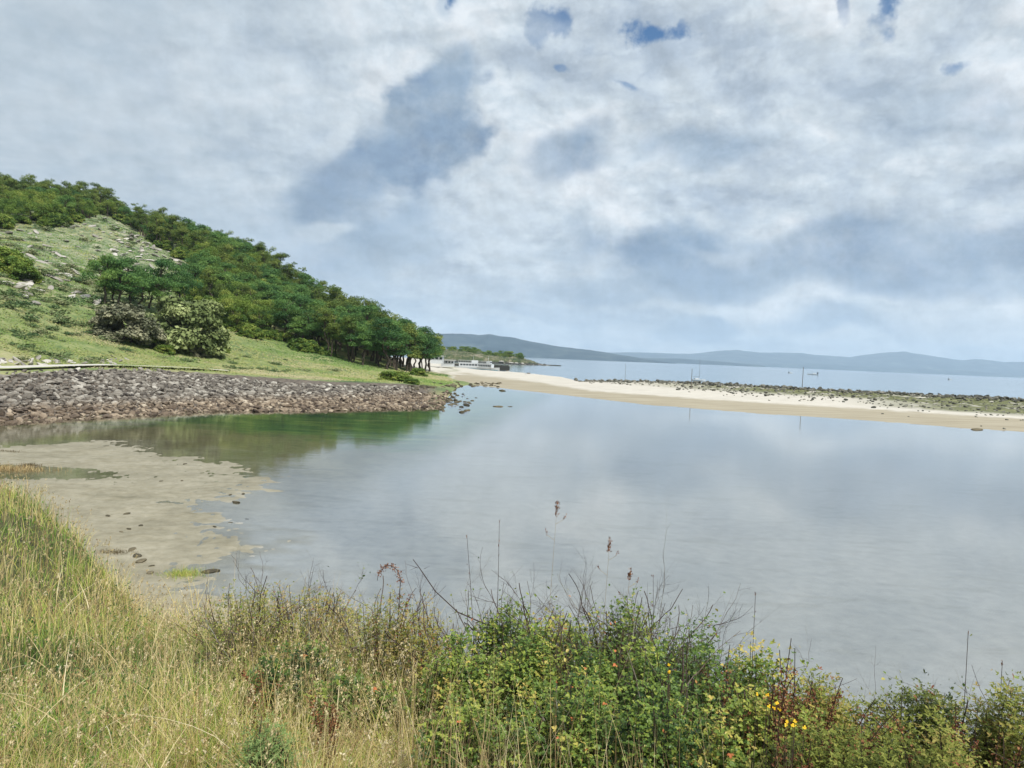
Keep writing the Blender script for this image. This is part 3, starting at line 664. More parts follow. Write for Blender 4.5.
def place_wood():
    rng = np.random.default_rng(99); pts = []
    N = 42000; az = rng.uniform(-.72, -.085, N); Y = rng.uniform(120, 372, N); x = az*Y; y = Y
    z = Hh(x, y); Z = zones(x, y); px, py = proj(x, y, z)
    ok = (polysd(px, py, POLYF) > 0) & (Y < Z['Dr']+24) & (z > 1.2)
    idx = np.nonzero(ok)[0]; keep = []
    grid = {}
    for i in idx:
        k = (int(x[i]//6), int(y[i]//6)); bad = False
        mind = 4.2 if Z['u'][i] > -.3 else 3.9 if Y[i] > Z['Dr'][i]-22 else 4.8
        for a in (-1, 0, 1):
            for b in (-1, 0, 1):
                for j in grid.get((k[0]+a, k[1]+b), ()):
                    if (x[i]-x[j])**2+(y[i]-y[j])**2 < mind*mind: bad = True
        if not bad: grid.setdefault(k, []).append(i); keep.append(i)
    keep.sort(key=lambda i: Y[i])
    kinds = []; extra = Acc(); ex = 0
    lod = {'p': [tree_meshes('pine', 61, .3)[1], tree_meshes('pine', 62, .3)[1]], 'b': [tree_meshes('broad', 63, .3)[1]], 'g': [tree_meshes('gum', 64, .3)[1], tree_meshes('gum', 65, .3)[1]]}
    n_ind = 0; cnt = {'p': 0, 'b': 0, 'g': 0}
    # individuals: the near edge, and all along the skyline, then whatever is nearest
    sky = [i for i in keep if Y[i] > Z['Dr'][i]-6]; rest = [i for i in keep if Y[i] <= Z['Dr'][i]-6]
    chosen = set(rest[:430]) | set(sky[::2])
    for i in keep:
        u = Z['u'][i]; edge = polysd(np.array([px[i]]), np.array([py[i]]), POLYF)[0]
        q = vn(x[i]/18, y[i]/18, 77)+rng.uniform(-.18, .18)
        if edge < 16 and u > -.32: k = 'p' if rng.random() < .8 else 'g'
        else: k = 'p' if q < .24 else 'b' if q < .56 else 'g'
        sc = rng.uniform(.72, 1.05) if u < -.45 else rng.uniform(.85, 1.15)
        if u > -.2: sc *= 1.12
        if Y[i] > Z['Dr'][i]-12 and u < -.25: sc *= rng.uniform(.62, .85)
        if i in chosen and cnt[k] < 290:
            cnt[k] += 1
            v = {'p': pines, 'b': broads, 'g': gums}[k]; v = v[rng.integers(len(v))]
            zn = 'on the low sandy point by the beach' if u > -.2 else 'on the skyline of the hill' if Y[i] > Z['Dr'][i]-12 else 'in the front row above the grass slope' if edge < 18 and u > -.45 else 'above the rocky meadow' if u < -.45 else 'in the middle of the slope'
            e = plant(v, x[i], y[i], sc*(1.12 if k != 'b' else 1.0), rng.uniform(0, 6.28), zs=rng.uniform(.8, 1.05)*(.72 if u < -.25 and Y[i] > Z['Dr'][i]-16 else 1))
            b = {'p': 'dark bluish green flat-topped pine', 'b': 'round mid green broadleaf tree', 'g': 'ragged olive green thin-stemmed tree'}[k]
            e['label'] = b+' '+zn; e['group'] = b+'s '+zn
        else:
            V, Q, A = lod[k][rng.integers(len(lod[k]))]; a = rng.uniform(0, 6.28); c, s = math.cos(a), math.sin(a)
            W = np.stack([V[:, 0]*c-V[:, 1]*s, V[:, 0]*s+V[:, 1]*c, V[:, 2]], 1)*sc+np.array([x[i], y[i], z[i]])
            extra.add(W, Q, None, A); ex += 1
    if ex: obj('distant_wood', extra.build('distant_wood', M_gum), label='farther trees merging into the dark green wood along the hill crest', cat='wood', kind='stuff')
    print('wood', len(keep), cnt, 'extra', ex)
place_wood()
dm = make_kind('undergrowth_bush', 'dome', (35, 36, 37), M_broad, 'x', 'bush', dens=.6)
def edge_bushes():
    rng = np.random.default_rng(44); line = [(-10, 232), (30, 226), (62, 228), (85, 216), (112, 214), (132, 228), (150, 245), (172, 254), (195, 268), (203, 285), (212, 322), (232, 334), (262, 340), (300, 352), (330, 360)]
    for k in range(105):
        t = rng.uniform(0, len(line)-1); i = int(t); f = t-i; px = line[i][0]*(1-f)+line[i+1][0]*f+rng.normal(0, 3); py = line[i][1]*(1-f)+line[i+1][1]*f-abs(rng.normal(0, 5))
        x, y, z = ground(px, py); wz = 'under the trees above the rocky meadow' if px < 200 else 'under the front trees above the grass slope'; v = dm[rng.integers(3)]
        e = plant(v, x, y, rng.uniform(.5, .95), rng.uniform(0, 6), 'dark green bush '+wz, z-.3, zs=rng.uniform(.7, 1.0), crown='foliage', trunk='stem'); e['group'] = 'dark green bushes '+wz
edge_bushes()
# the pines and bushes standing in front of the wood on the meadow
LAB = ['leftmost blue-green pine of the clump standing in the hillside meadow', 'second pine from the left in the meadow clump', 'pine in the middle of the meadow clump, behind the grey bush',
       'pine with a thin bare trunk just right of the middle of the meadow clump', 'rightmost pine of the meadow clump, above the big olive bush']
for i, (px, py, s) in enumerate([(104, 306, 1.08), (120, 311, 1.12), (140, 312, 1.0), (158, 315, 1.15), (177, 312, 1.08)]):
    x, y, z = ground(px, py); plant(pines[i], x, y, s, i*1.3, LAB[i])
for i, (px, py, s) in enumerate([(112, 305, .9), (131, 308, 1.0), (149, 312, 1.05), (167, 313, .95), (186, 312, 1.0)]):
    x, y, z = ground(px, py-3); plant(pines[(i+2) % 5] if i % 2 else broads[i % 4], x, y, s*.95, i*2.3, ['small tree between the two leftmost pines of the meadow clump', 'leafy tree filling the clump right of the second meadow pine', 'tree behind the middle pine of the meadow clump', 'tree behind the thin bare trunk of the meadow clump', 'tree at the right end of the meadow clump, next to the wood'][i])
LB = ['bright green round tree between the olive bush and the wood', 'large green round tree with a dark hollow beneath at the wood edge', 'dark pine standing behind the bright green round tree', 'small green tree left of the large round tree']
for i, (px, py, s, v) in enumerate([(205, 318, .85, broads[0]), (240, 330, .95, broads[1]), (196, 300, .9, pines[2]), (222, 318, .6, broads[2])]):
    x, y, z = ground(px, py); plant(v, x, y, s, i*2.1, LB[i])
dome = make_kind('round_bush', 'dome', (31,), M_olive, 'x', 'bush')[0]; domeg = make_kind('round_bush', 'dome', (32,), M_grey, 'x', 'bush')[0]; domeb = make_kind('round_bush', 'dome', (33,), M_broad, 'x', 'bush')[0]
for px, py, s, zs, v, lb in [(188, 351, 1.95, 1.0, dome, 'big rounded olive-brown bush at the foot of the meadow'), (124, 341, 1.45, .9, domeg, 'grey-brown bush left of the big olive bush'),
        (145, 346, .8, .8, domeb, 'dark green bush wedged between the grey-brown and olive bushes'), (108, 330, .7, .7, domeg, 'small greyish bush at the left end below the meadow pines'),
        (196, 356, .55, .8, domeg, 'low pale grey bush in front of the big olive bush'), (165, 353, .5, .7, domeb, 'low dark green bush at the front left of the olive bush'),
        (222, 352, .45, .8, domeb, 'small dark bush right of the big olive bush'),
        (2, 270, 1.05, .9, domeb, 'green bush at the left edge of the rocky meadow'), (18, 279, .9, 1.0, domeb, 'lower green bush near the left edge of the rocky meadow'),
        (395, 381, .9, .5, domeb, 'bright green low thicket under the last trees of the point'), (418, 376, .62, .75, domeb, 'dark bush under the last tree at the tip of the wood'), (412, 384, .45, .6, domeb, 'small green bush at the edge of the sand below the wood')]:
    x, y, z = ground(px, py); plant(v, x, y, s, px*.1, lb, z-.3, zs=zs, crown='foliage', trunk='stem')
# low scrub dotted over the meadow
scr = make_kind('scrub_clump', 'scrub', (41, 42, 43, 44), M_scrub, 'low clump of green heath on the rocky hillside meadow', 'shrub', 'heath clumps on the hillside meadow')
def scrubs():
    rng = np.random.default_rng(5); MEAD = [(-20, 232), (60, 226), (112, 214), (150, 245), (195, 270), (190, 330), (215, 345), (300, 352), (370, 370), (420, 376), (300, 376), (-20, 366)]
    n = 0
    while n < 240:
        px = rng.uniform(-15, 420); py = rng.uniform(215, 376)
        if polysd(np.array([px]), np.array([py]), MEAD)[0] < 0: continue
        x, y, z = ground(px, py); c = float(fbm(x*.03, y*.03, 88, 3))
        if c+rng.uniform(-.15, .15) < .47: continue
        v = scr[rng.integers(4)]; s = rng.uniform(.6, 1.7)*(1 if py < 330 else .7)
        wz = 'at the left edge of the hillside meadow' if px < 60 else 'on the upper hillside meadow' if py < 275 else 'around the pine clump on the hillside meadow' if py < 325 and px < 220 else 'on the lower grass slope left of the big bushes' if px < 110 else 'on the lower grass slope below the wood'
        e = obj(v[0], v[2], None, (x, y, z-.1), rng.uniform(0, 6.28), 'low clump of green heath '+wz, v[4], 'heath clumps '+wz, None, (s*1.3, s, s*rng.uniform(.5, .9))); n += 1
scrubs()
def meadow_cover():
    rng = np.random.default_rng(6); N = 150000; u = rng.uniform(-.75, -.08, N); Y = 85*(330/85)**rng.uniform(0, 1, N); x = u*Y; y = Y
    Z = zones(x, y); ok = (Z['k'] < .2) & (Y > Z['Yc']+1.5) & (Y < Z['Dr']) & ~Z['bank'] & ~((Z['u'] > -.24) & (Y > 200))
    px, py = proj(x, y, Z['z']); ok &= polysd(px, py, POLYF) < 5
    x, y, z = x[ok], y[ok], Z['z'][ok]; N = len(x); c = np.stack([x, y, z+rng.uniform(-.02, .13, N)], 1)
    V, Q = leaf_quads(c, .0017*y+.10, np.tile([0., -.5, .5], (N, 1)), rng, .6, .4)
    t = np.clip(fbm(x*.06, y*.06, 90, 4)*1.8-.4+rng.normal(0, .07, N)+.14*sstep(y, 130, 90)+.35*(fbm(x*.02, y*.02, 93, 3)-.5), 0, 1)
    m = leafmat('meadow_grass', [(0, (.05, .10, .028)), (.3, (.10, .175, .045)), (.55, (.17, .245, .065)), (.8, (.28, .29, .11)), (1, (.36, .33, .19))], .15, .8)
    obj('hillside_grass', mesh('hillside_grass', V, Q, m, {'tint': np.repeat(t, 4)}), label='rough green and yellow grass and heath covering the hillside', cat='grass', kind='stuff')
meadow_cover()

# ------------------------------------------------------------------ rocks
def rock_variant(seed, flat=.7):
    import bmesh
    bm = bmesh.new(); bmesh.ops.create_icosphere(bm, subdivisions=2, radius=.5); rng = np.random.default_rng(seed)
    V = np.array([v.co[:] for v in bm.verts]); Fc = np.array([[v.index for v in f.verts] for f in bm.faces]); bm.free()
    for k in range(9):                                      # chip flat faces off
        n = rng.normal(0, 1, 3); n /= np.linalg.norm(n); d = rng.uniform(.26, .42); h = V@n; V = np.where((h > d)[:, None], V-(h-d)[:, None]*n, V)
    V = V*np.array([1.25, rng.uniform(.75, 1), flat*rng.uniform(.8, 1.15)])+rng.normal(0, .012, V.shape)
    return V, Fc
RV = [rock_variant(s) for s in range(8)]
def rock_low(seed):
    import bmesh
    bm = bmesh.new(); bmesh.ops.create_icosphere(bm, subdivisions=1, radius=.5); rng = np.random.default_rng(seed)
    V = np.array([v.co[:] for v in bm.verts]); Fc = np.array([[v.index for v in f.verts] for f in bm.faces]); bm.free()
    return V*np.array([1.2, rng.uniform(.7, 1), .65])*(1+rng.normal(0, .10, (len(V), 1))), Fc
RL = [rock_low(s) for s in range(8)]
M_rock = rockmat('shore_rock', [(.2, (.045, .04, .037)), (.45, (.145, .13, .11)), (.64, (.28, .26, .225)), (.84, (.46, .44, .39))], 1.5, [(.25, (.05, .035, .027)), (.5, (.185, .135, .09)), (.7, (.33, .255, .175)), (.88, (.47, .39, .28))])
M_dark = rockmat('dyke_rock', [(.25, (.035, .038, .032)), (.5, (.10, .10, .08)), (.7, (.20, .195, .16)), (.85, (.34, .32, .28))], 1.2)
M_pale = rockmat('granite', [(.25, (.16, .15, .13)), (.5, (.33, .31, .28)), (.75, (.52, .50, .46))], .8)
M_wetr = rockmat('wet_stone', [(.25, (.03, .028, .02)), (.5, (.08, .07, .045)), (.8, (.2, .17, .11))], 3)
def rmesh(name, mat, seeds=RV): return [mesh(name, V, Fc, mat, {'tint': np.full(len(V), .5)}) for V, Fc in seeds]
def scatter_rocks(name, pos, size, ind, mat, label, cat, group, stuff_name, stuff_label, rng, sink=.2, zone=None):
    ms = rmesh(name, mat); order = np.argsort(-(size/pos[:, 1])); indset = order[:ind]; rest = order[ind:]
    for i in indset:
        s = size[i]; o = obj(name, ms[rng.integers(8)], None, (pos[i, 0], pos[i, 1], pos[i, 2]+s*(.5*.6-sink)), 0, label, cat, group, None, (s, s*rng.uniform(.8, 1.1), s*rng.uniform(.8, 1.15)))
        if zone: wz = zone(pos[i]); o['label'] = label+' '+wz; o['group'] = group+' '+wz
        o.rotation_euler = (rng.normal(0, .25), rng.normal(0, .25), rng.uniform(0, 6.28))
    if len(rest):
        acc = Acc()
        for i in rest:
            V, Fc = RL[rng.integers(8)]; a = rng.uniform(0, 6.28); c, s_ = math.cos(a), math.sin(a); s = size[i]
            W = np.stack([V[:, 0]*c-V[:, 1]*s_, V[:, 0]*s_+V[:, 1]*c, V[:, 2]+V[:, 0]*rng.normal(0, .25)], 1)*s+pos[i]+np.array([0, 0, s*.12])
            acc.add(W, None, Fc, float(np.clip(rng.normal(.5, .2), 0, 1)))
        obj(stuff_name, acc.build(stuff_name, mat), label=stuff_label, cat='rocks', kind='stuff')
def revetment():
    rng = np.random.default_rng(12); N = 90000; u = rng.uniform(-.80, -.086, N); Y = rng.uniform(48, 150, N); x = u*Y
    Z = zones(x, Y); d = Y-Z['Ywl']; ok = (d > -1.4) & (Y < Z['Yc']-1.2-6*sstep(u, -.5, -.3)+rng.normal(0, .6, N)) & ~Z['bank']
    tip = sstep(Z['u'], -.15, -.10)
    ok &= ~((tip > .3) & (d > 22) & (rng.random(N) < .93))
    ok &= rng.random(N) < (1-.45*sstep(Z['u'], -.22, -.12))
    # thin out the grassy top behind the tip
    x, y, z, u = x[ok], Y[ok], Z['z'][ok], Z['u'][ok]; N = len(x)
    size = np.clip(rng.lognormal(math.log(.31), .45, N), .15, .95)*(1-.15*sstep(u, -.3, -.1))
    grid = {}; keep = []
    for i in np.argsort(-size):
        k = (int(x[i]//.9), int(y[i]//.9)); bad = False
        for a in (-1, 0, 1):
            for b in (-1, 0, 1):
                for j in grid.get((k[0]+a, k[1]+b), ()):
                    if (x[i]-x[j])**2+(y[i]-y[j])**2 < (.40*(size[i]+size[j]))**2: bad = True; break
        if not bad: grid.setdefault(k, []).append(i); keep.append(i)
    keep = np.array(keep[:17000]); print('revetment rocks', len(keep))
    pos = np.stack([x, y, np.maximum(z, -.1)], 1)[keep]
    scatter_rocks('shore_rock', pos, size[keep], 290, M_rock, 'grey and rusty boulder of the far stone bank', 'rock', 'boulders of the stone bank', 'shore_rocks', 'smaller grey and rust-brown stones filling the far stone bank', rng, zone=lambda p: ('at the waterline' if p[2] < .5 else 'above the waterline')+(' at the left' if p[0]/p[1] < -.5 else ' in the middle' if p[0]/p[1] < -.25 else ' towards the tip'))
revetment()
def dyke():
    rng = np.random.default_rng(13); P = []; S = []
    for i in range(2600):
        u = rng.uniform(.085, .80); Yd = float(T(u, (-.06, 300), (.0, 260), (.07, 205), (.105, 190), (.186, 190), (.254, 182), (.389, 172), (.525, 166), (.692, 156), (1.0, 150)))
        if rng.random() < .62: Y = Yd+rng.normal(-1, 1.8)
        else:
            Y = Yd-abs(rng.normal(0, 1))*float(T(u, (.1, 4), (.3, 12), (.5, 18), (.8, 22)))
        x = u*Y; P.append((x, Y, H1(x, Y))); S.append(np.clip(rng.lognormal(math.log(.58), .35), .3, 1.3)*(1 if Y > Yd-5 else .75))
    scatter_rocks('dyke_rock', np.array(P), np.array(S), 280, M_dark, 'dark stone of the low rock wall on the spit', 'rock', 'stones of the rock wall on the spit', 'dyke_rocks', 'smaller dark stones along the low rock wall on the spit', rng, .1, zone=lambda p: 'near the two posts' if p[0]/p[1] < .42 else 'among green plants at the right')
dyke()
def boulders():
    rng = np.random.default_rng(14); ms = rmesh('granite_boulder', M_pale)
    def put(px, py, s, lb, gr):
        x, y, z = ground(px, py); o = obj('granite_boulder', ms[rng.integers(8)], None, (x, y, z+.05*s), 0, lb, 'boulder', gr, None, (s*1.3, s, s*.6)); o.rotation_euler = (rng.normal(0, .3), rng.normal(0, .3), rng.uniform(0, 6.28))
    for cx, cy, sx, sy, n in [(20, 290, 18, 8, 14), (20, 237, 20, 5, 12), (75, 222, 22, 5, 16), (120, 232, 18, 10, 22), (135, 246, 16, 7, 18), (160, 250, 12, 5, 16), (176, 262, 14, 5, 16), (125, 262, 40, 16, 50), (50, 265, 40, 20, 40), (85, 303, 40, 12, 12), (150, 268, 30, 14, 30)]:
        for i in range(n):
            px = rng.normal(cx, sx*.6); py = rng.normal(cy+(px-cx)*.35*(cx > 100), sy*.6)
            if px < -15: continue
            w_ = 'at the left edge of the hillside meadow' if px < 45 else 'along the top of the hillside meadow' if py < 238 else 'on the rocky right flank of the hillside meadow' if px > 105 else 'in the middle of the hillside meadow'
            put(px, py, rng.uniform(.7, 2.3), 'pale granite boulder '+w_, 'boulders '+w_)
    for i in range(46):
        px = rng.uniform(-5, 130); put(px, 363-.02*px+rng.uniform(-4, 4), rng.uniform(.5, 1.0), 'pale stone in the grass just above the waterside path', 'stones along the waterside path')
boulders()
def loose():
    ms = rmesh('lagoon_stone', M_wetr); rng = np.random.default_rng(15)
    L = [(472, 401, .9, 'dark stone in the water just off the tip of the stone bank'), (476, 398, .6, 'small dark stone beside another off the tip of the stone bank'), (498, 407, 1.0, 'left of two low dark stones in the lagoon off the rocky tip'), (510, 407, .7, 'right of two low dark stones in the lagoon off the rocky tip'),
         (503, 391, 1.6, 'flat dark stone at the edge of the far beach'), (236, 503, .34, 'largest dark stone near the sand flat edge, in the sky reflection'), (230, 495, .2, 'tiny dark stone left of its twin near the reflection edge'), (243, 494, .22, 'tiny dark stone right of its twin near the reflection edge'),
         (247, 519, .2, 'dark pebble below the largest stone on the silver water'), (230, 523, .16, 'faint pebble left of the dark pebble on the silver water'), (215, 527, .18, 'small flat pebble at the lagoon edge of the sand flat'), (127, 514, .24, 'dark stone in the middle of the sand flat'), (108, 516, .22, 'small dark stone on the left of the sand flat'),
         (141, 526, .2, 'thin flat stone below the middle of the sand flat'), (129, 529, .18, 'second thin flat stone below the middle of the sand flat'), (121, 532, .16, 'last thin flat stone left of its neighbours'), (132, 550, .26, 'flat dark stone right of the brown weed tuft'), (137, 556, .3, 'low brown stone right below the brown weed tuft'), (141, 562, .34, 'grey flat stone below the brown weed tuft'),
         (150, 573, .24, 'dark stone left of the green grass islet'), (152, 566, .15, 'small stone above left of the green grass islet'), (212, 572, .42, 'brown stone right of the green grass islet'), (182, 482, .16, 'dark speck of stone at the right of the sand flat'), (161, 483, .15, 'small stone on the upper sand flat'), (185, 464, .2, 'small stone on the far edge of the sand flat'), (978, 430, 1.3, 'dark weedy stone on the wet edge of the spit at the far right')]
    for px, py, s, lb in L:
        x, y, z = ground(px, py); z = max(z, -.06)
        obj('lagoon_stone', ms[rng.integers(8)], None, (x, y, z+s*.05), rng.uniform(0, 6), lb, 'stone', None, None, (s*1.25, s, s*.55))
    P = []; S = []
    for i in range(90):      # stragglers round the tip of the bank
        px = rng.normal(452, 13); py = rng.normal(402, 5)
        x, y, z = ground(px, py)
        if px < 430 or px > 470: continue
        o = obj('tip_stone', ms[rng.integers(8)], None, (x, y, max(z, -.06)), rng.uniform(0, 6), 'small dark stone in the shallows round the rocky tip', 'stone', 'stones round the rocky tip', None, rng.uniform(.35, .9))
    for i in range(60):
        px = rng.uniform(410, 500); py = 386+rng.normal(0, 1.6)-(px-440)*.03; x, y, z = ground(px, py)
        obj('tide_stone', ms[rng.integers(8)], None, (x, y, max(z, -.03)), rng.uniform(0, 6), 'dark stone along the tide line behind the rocky tip', 'stone', 'stones on the tide line behind the tip', None, rng.uniform(.5, 1.4))
loose()

# ------------------------------------------------------------------ pier, boats, building, poles, headland
white = plain('white_paint', (.52, .55, .57), .35, .4, .05); bluehull = plain('blue_paint', (.10, .24, .33), .35, .4, .1); dark = plain('dark_stone_wall', (.05, .05, .045), .9, .1, .3)
glassm = plain('dark_glass', (.03, .04, .05), .1, .6, 0); grey = plain('grey_concrete', (.36, .36, .34), .85, .2, .2, .6); black = plain('black_plastic', (.02, .02, .02), .5, .3, 0); woodm = plain('weathered_wood', (.16, .13, .10), .85, .1, .3, 3)
def hull(acc, L, W, H, n=14, sheer=.25, a=.5):
    t = np.linspace(0, 1, n); rows = []
    for q in t:
        wq = W/2*min(1, (1-q)**.55*1.35) if q > .45 else W/2*(.86+.14*q/.45)
        wq = max(wq, .02); zt = H*(1+sheer*max(0, q-.4)**2*2.2); x = (q-.5)*L+.06*L*(q > .97)
        rows.append([(x, wq, zt), (x, wq*.86, H*.35), (x-.02*L*q, wq*.45, -H*.25), (x-.02*L*q, -wq*.45, -H*.25), (x, -wq*.86, H*.35), (x, -wq, zt), (x, 0, zt-.02)])
    V = np.array(rows).reshape(-1, 3); Q = []
    for i in range(n-1):
        for j in range(6): Q.append((i*7+j, i*7+j+1, (i+1)*7+j+1, (i+1)*7+j))
        Q.append((i*7+6, i*7, (i+1)*7, (i+1)*7+6))
    acc.add(V, Q, [(0, 5, 1), (1, 5, 4), (1, 4, 2), (2, 4, 3)], a)
def ferry(px, D, L, rz, label):
    x = math.tan(azel(px, 370)[0])*D; e = thing('ferry_boat', label, 'boat', (x, D, 0), rz, None, (1, 1, 1.25))
    a = Acc(); hull(a, L, L*.27, 1.15); obj('hull', a.build('hull', white), e)
    a = Acc(); hull(a, L*.985, L*.275, .55, sheer=0); st = obj('hull_stripe', a.build('hull_stripe', bluehull), e)
    a = Acc(); a.box(-L*.40, L*.22, -L*.11, L*.11, 1.15, 2.35); a.box(-L*.42, L*.10, -L*.115, L*.115, 2.35, 2.5); cb = obj('cabin', a.build('cabin', white), e)
    a = Acc()
    for i in range(7):
        for s in (-1, 1): a.box(-L*.37+i*L*.082, -L*.37+i*L*.082+L*.062, s*L*.11-.02, s*L*.11+.02, 1.5, 2.1)
    obj('window', a.build('window', glassm), cb)
    a = Acc(); a.box(-L*.05, L*.13, -L*.08, L*.08, 2.5, 3.4); wh = obj('wheelhouse', a.build('wheelhouse', white), e)
    a = Acc(); a.box(L*.13-.01, L*.13+.03, -L*.07, L*.07, 2.8, 3.2); obj('windscreen', a.build('windscreen', glassm), wh)
    a = Acc(); a.tube([(0, 0, 3.4), (0, 0, 5.0)], [.05, .03], 5); a.tube([(0, -.5, 4.3), (0, .5, 4.3)], .03, 5); obj('mast', a.build('mast', white), e)
    a = Acc()
    for s in (-1, 1):
        a.tube([(-L*.42, s*L*.115, 3.3), (-L*.08, s*L*.115, 3.3)], .03, 4)
        for i in range(6): a.tube([(-L*.42+i*L*.068, s*L*.115, 2.5), (-L*.42+i*L*.068, s*L*.115, 3.3)], .02, 4)
    obj('railing', a.build('railing', white), e)
ferry(473, 322, 15.5, 0.12, 'white passenger boat with dark window band moored at the pier, left of the two')
ferry(488, 312, 10.0, -.5, 'smaller white passenger boat moored right of the larger one at the pier')
def at_z(px, D): return math.tan(azel(px, 368)[0])*D
e = thing('stone_pier', 'low dark stone pier running out behind the moored boats', 'pier', (at_z(443, 345), 345, 0), .05)
a = Acc(); a.box(0, 31, -2, 2, -2.5, 1.95); a.box(2, 30.5, 1.2, 2.1, 2.0, 2.3); obj('pier_wall', a.build('pier_wall', dark), e)
a = Acc(); a.box(-1, 20, -1.9, 1.1, 2.0, 2.15); obj('pier_deck', a.build('pier_deck', grey), e)
a = Acc()
for i in range(6): a.tube([(4+i*4.6, -1.7, 2.0), (4+i*4.6, -1.7, 2.5)], .14, 6)
obj('bollard', a.build('bollard', dark), e)
def building(px0, px1, D, z0, h, label, name, nwin):
    x0, x1 = at_z(px0, D), at_z(px1, D); W = x1-x0; e = thing(name, label, 'building', (x0, D, z0))
    a = Acc(); a.box(0, W, 0, 7, -1, h); wl = obj('wall', a.build('wall', white), e)
    a = Acc(); a.box(-.6, W+.6, -.9, 7.5, h, h+.3); obj('roof', a.build('roof', grey), e)
    for i in range(nwin):
        a = Acc(); a.box(.5+i*W/nwin, .5+i*W/nwin+W/nwin*.6, -.05, .1, h*.35, h*.8); obj('window', a.build('window', glassm), e)
building(430, 442, 290, 3.6, 1.9, 'white low building with a flat overhanging roof beyond the last trees', 'beach_building', 3)
building(441, 453, 300, 2.4, 1.5, 'lower white flat-roofed building between the trees and the pier', 'beach_building', 4)
def smallboat(px, D, L, label, motor=False, mast=0, rz=.2, z=-.05):
    x = at_z(px, D); e = thing('sailing_boat' if mast else 'motor_boat' if motor else 'rowing_boat', label, 'boat', (x, D, z), rz)
    a = Acc(); hull(a, L, L*.34, L*.11); obj('hull', a.build('hull', white), e)
    a = Acc(); a.box(-L*.30, L*.02, -L*.1, L*.1, L*.10, L*.2); obj('cabin' if motor or mast else 'thwart', a.build('cabin', white if motor or mast else woodm), e)
    if motor:
        a = Acc(); a.box(-L*.56, -L*.49, -L*.05, L*.05, -.1, L*.18); a.box(-L*.58, -L*.47, -L*.06, L*.06, L*.18, L*.30); obj('outboard_motor', a.build('outboard_motor', black), e)
    if mast:
        a = Acc(); a.tube([(L*.05, 0, L*.1), (L*.05, 0, mast)], [.06, .03], 5); obj('mast', a.build('mast', woodm), e)
        a = Acc(); a.tube([(L*.05, 0, L*.3), (-L*.42, 0, L*.3)], .05, 5); obj('boom', a.build('boom', woodm), e)
smallboat(530, 258, 3.4, 'small white rowing boat at the edge of the far beach', z=.6, rz=.4)
smallboat(508, 300, 3.0, 'tiny white dinghy on the far beach right of the pier', z=.35, rz=1.1)
smallboat(625, 216, 3.8, 'small sailing boat with a thin mast behind the spit', mast=6.0, rz=.3)
smallboat(699, 300, 5.5, 'sailing boat with bare mast on the sea behind the wooden post', mast=9.0, rz=.2)
smallboat(813, 800, 10, 'white motor boat with a dark stern out on the sea, right of two', motor=True, rz=math.pi-.1)
smallboat(791, 900, 6, 'small white motor boat out on the sea, left of two', motor=True, rz=.4)
smallboat(951, 900, 6, 'tiny motor boat far out on the sea at the right', motor=True, rz=.4)
for px, py, h, lb in [(691, 389, 4.6, 'left of the two thin dark posts on the spit'), (802, 390, 5.2, 'right of the two thin dark posts on the spit')]:
    x, y, z = ground(px, py); e = thing('marker_post', lb, 'post', (x, y, z)); a = Acc(); a.tube([(0, 0, -.4), (.03, 0, h)], [.075, .06], 8); obj('pole', a.build('pole', woodm), e)
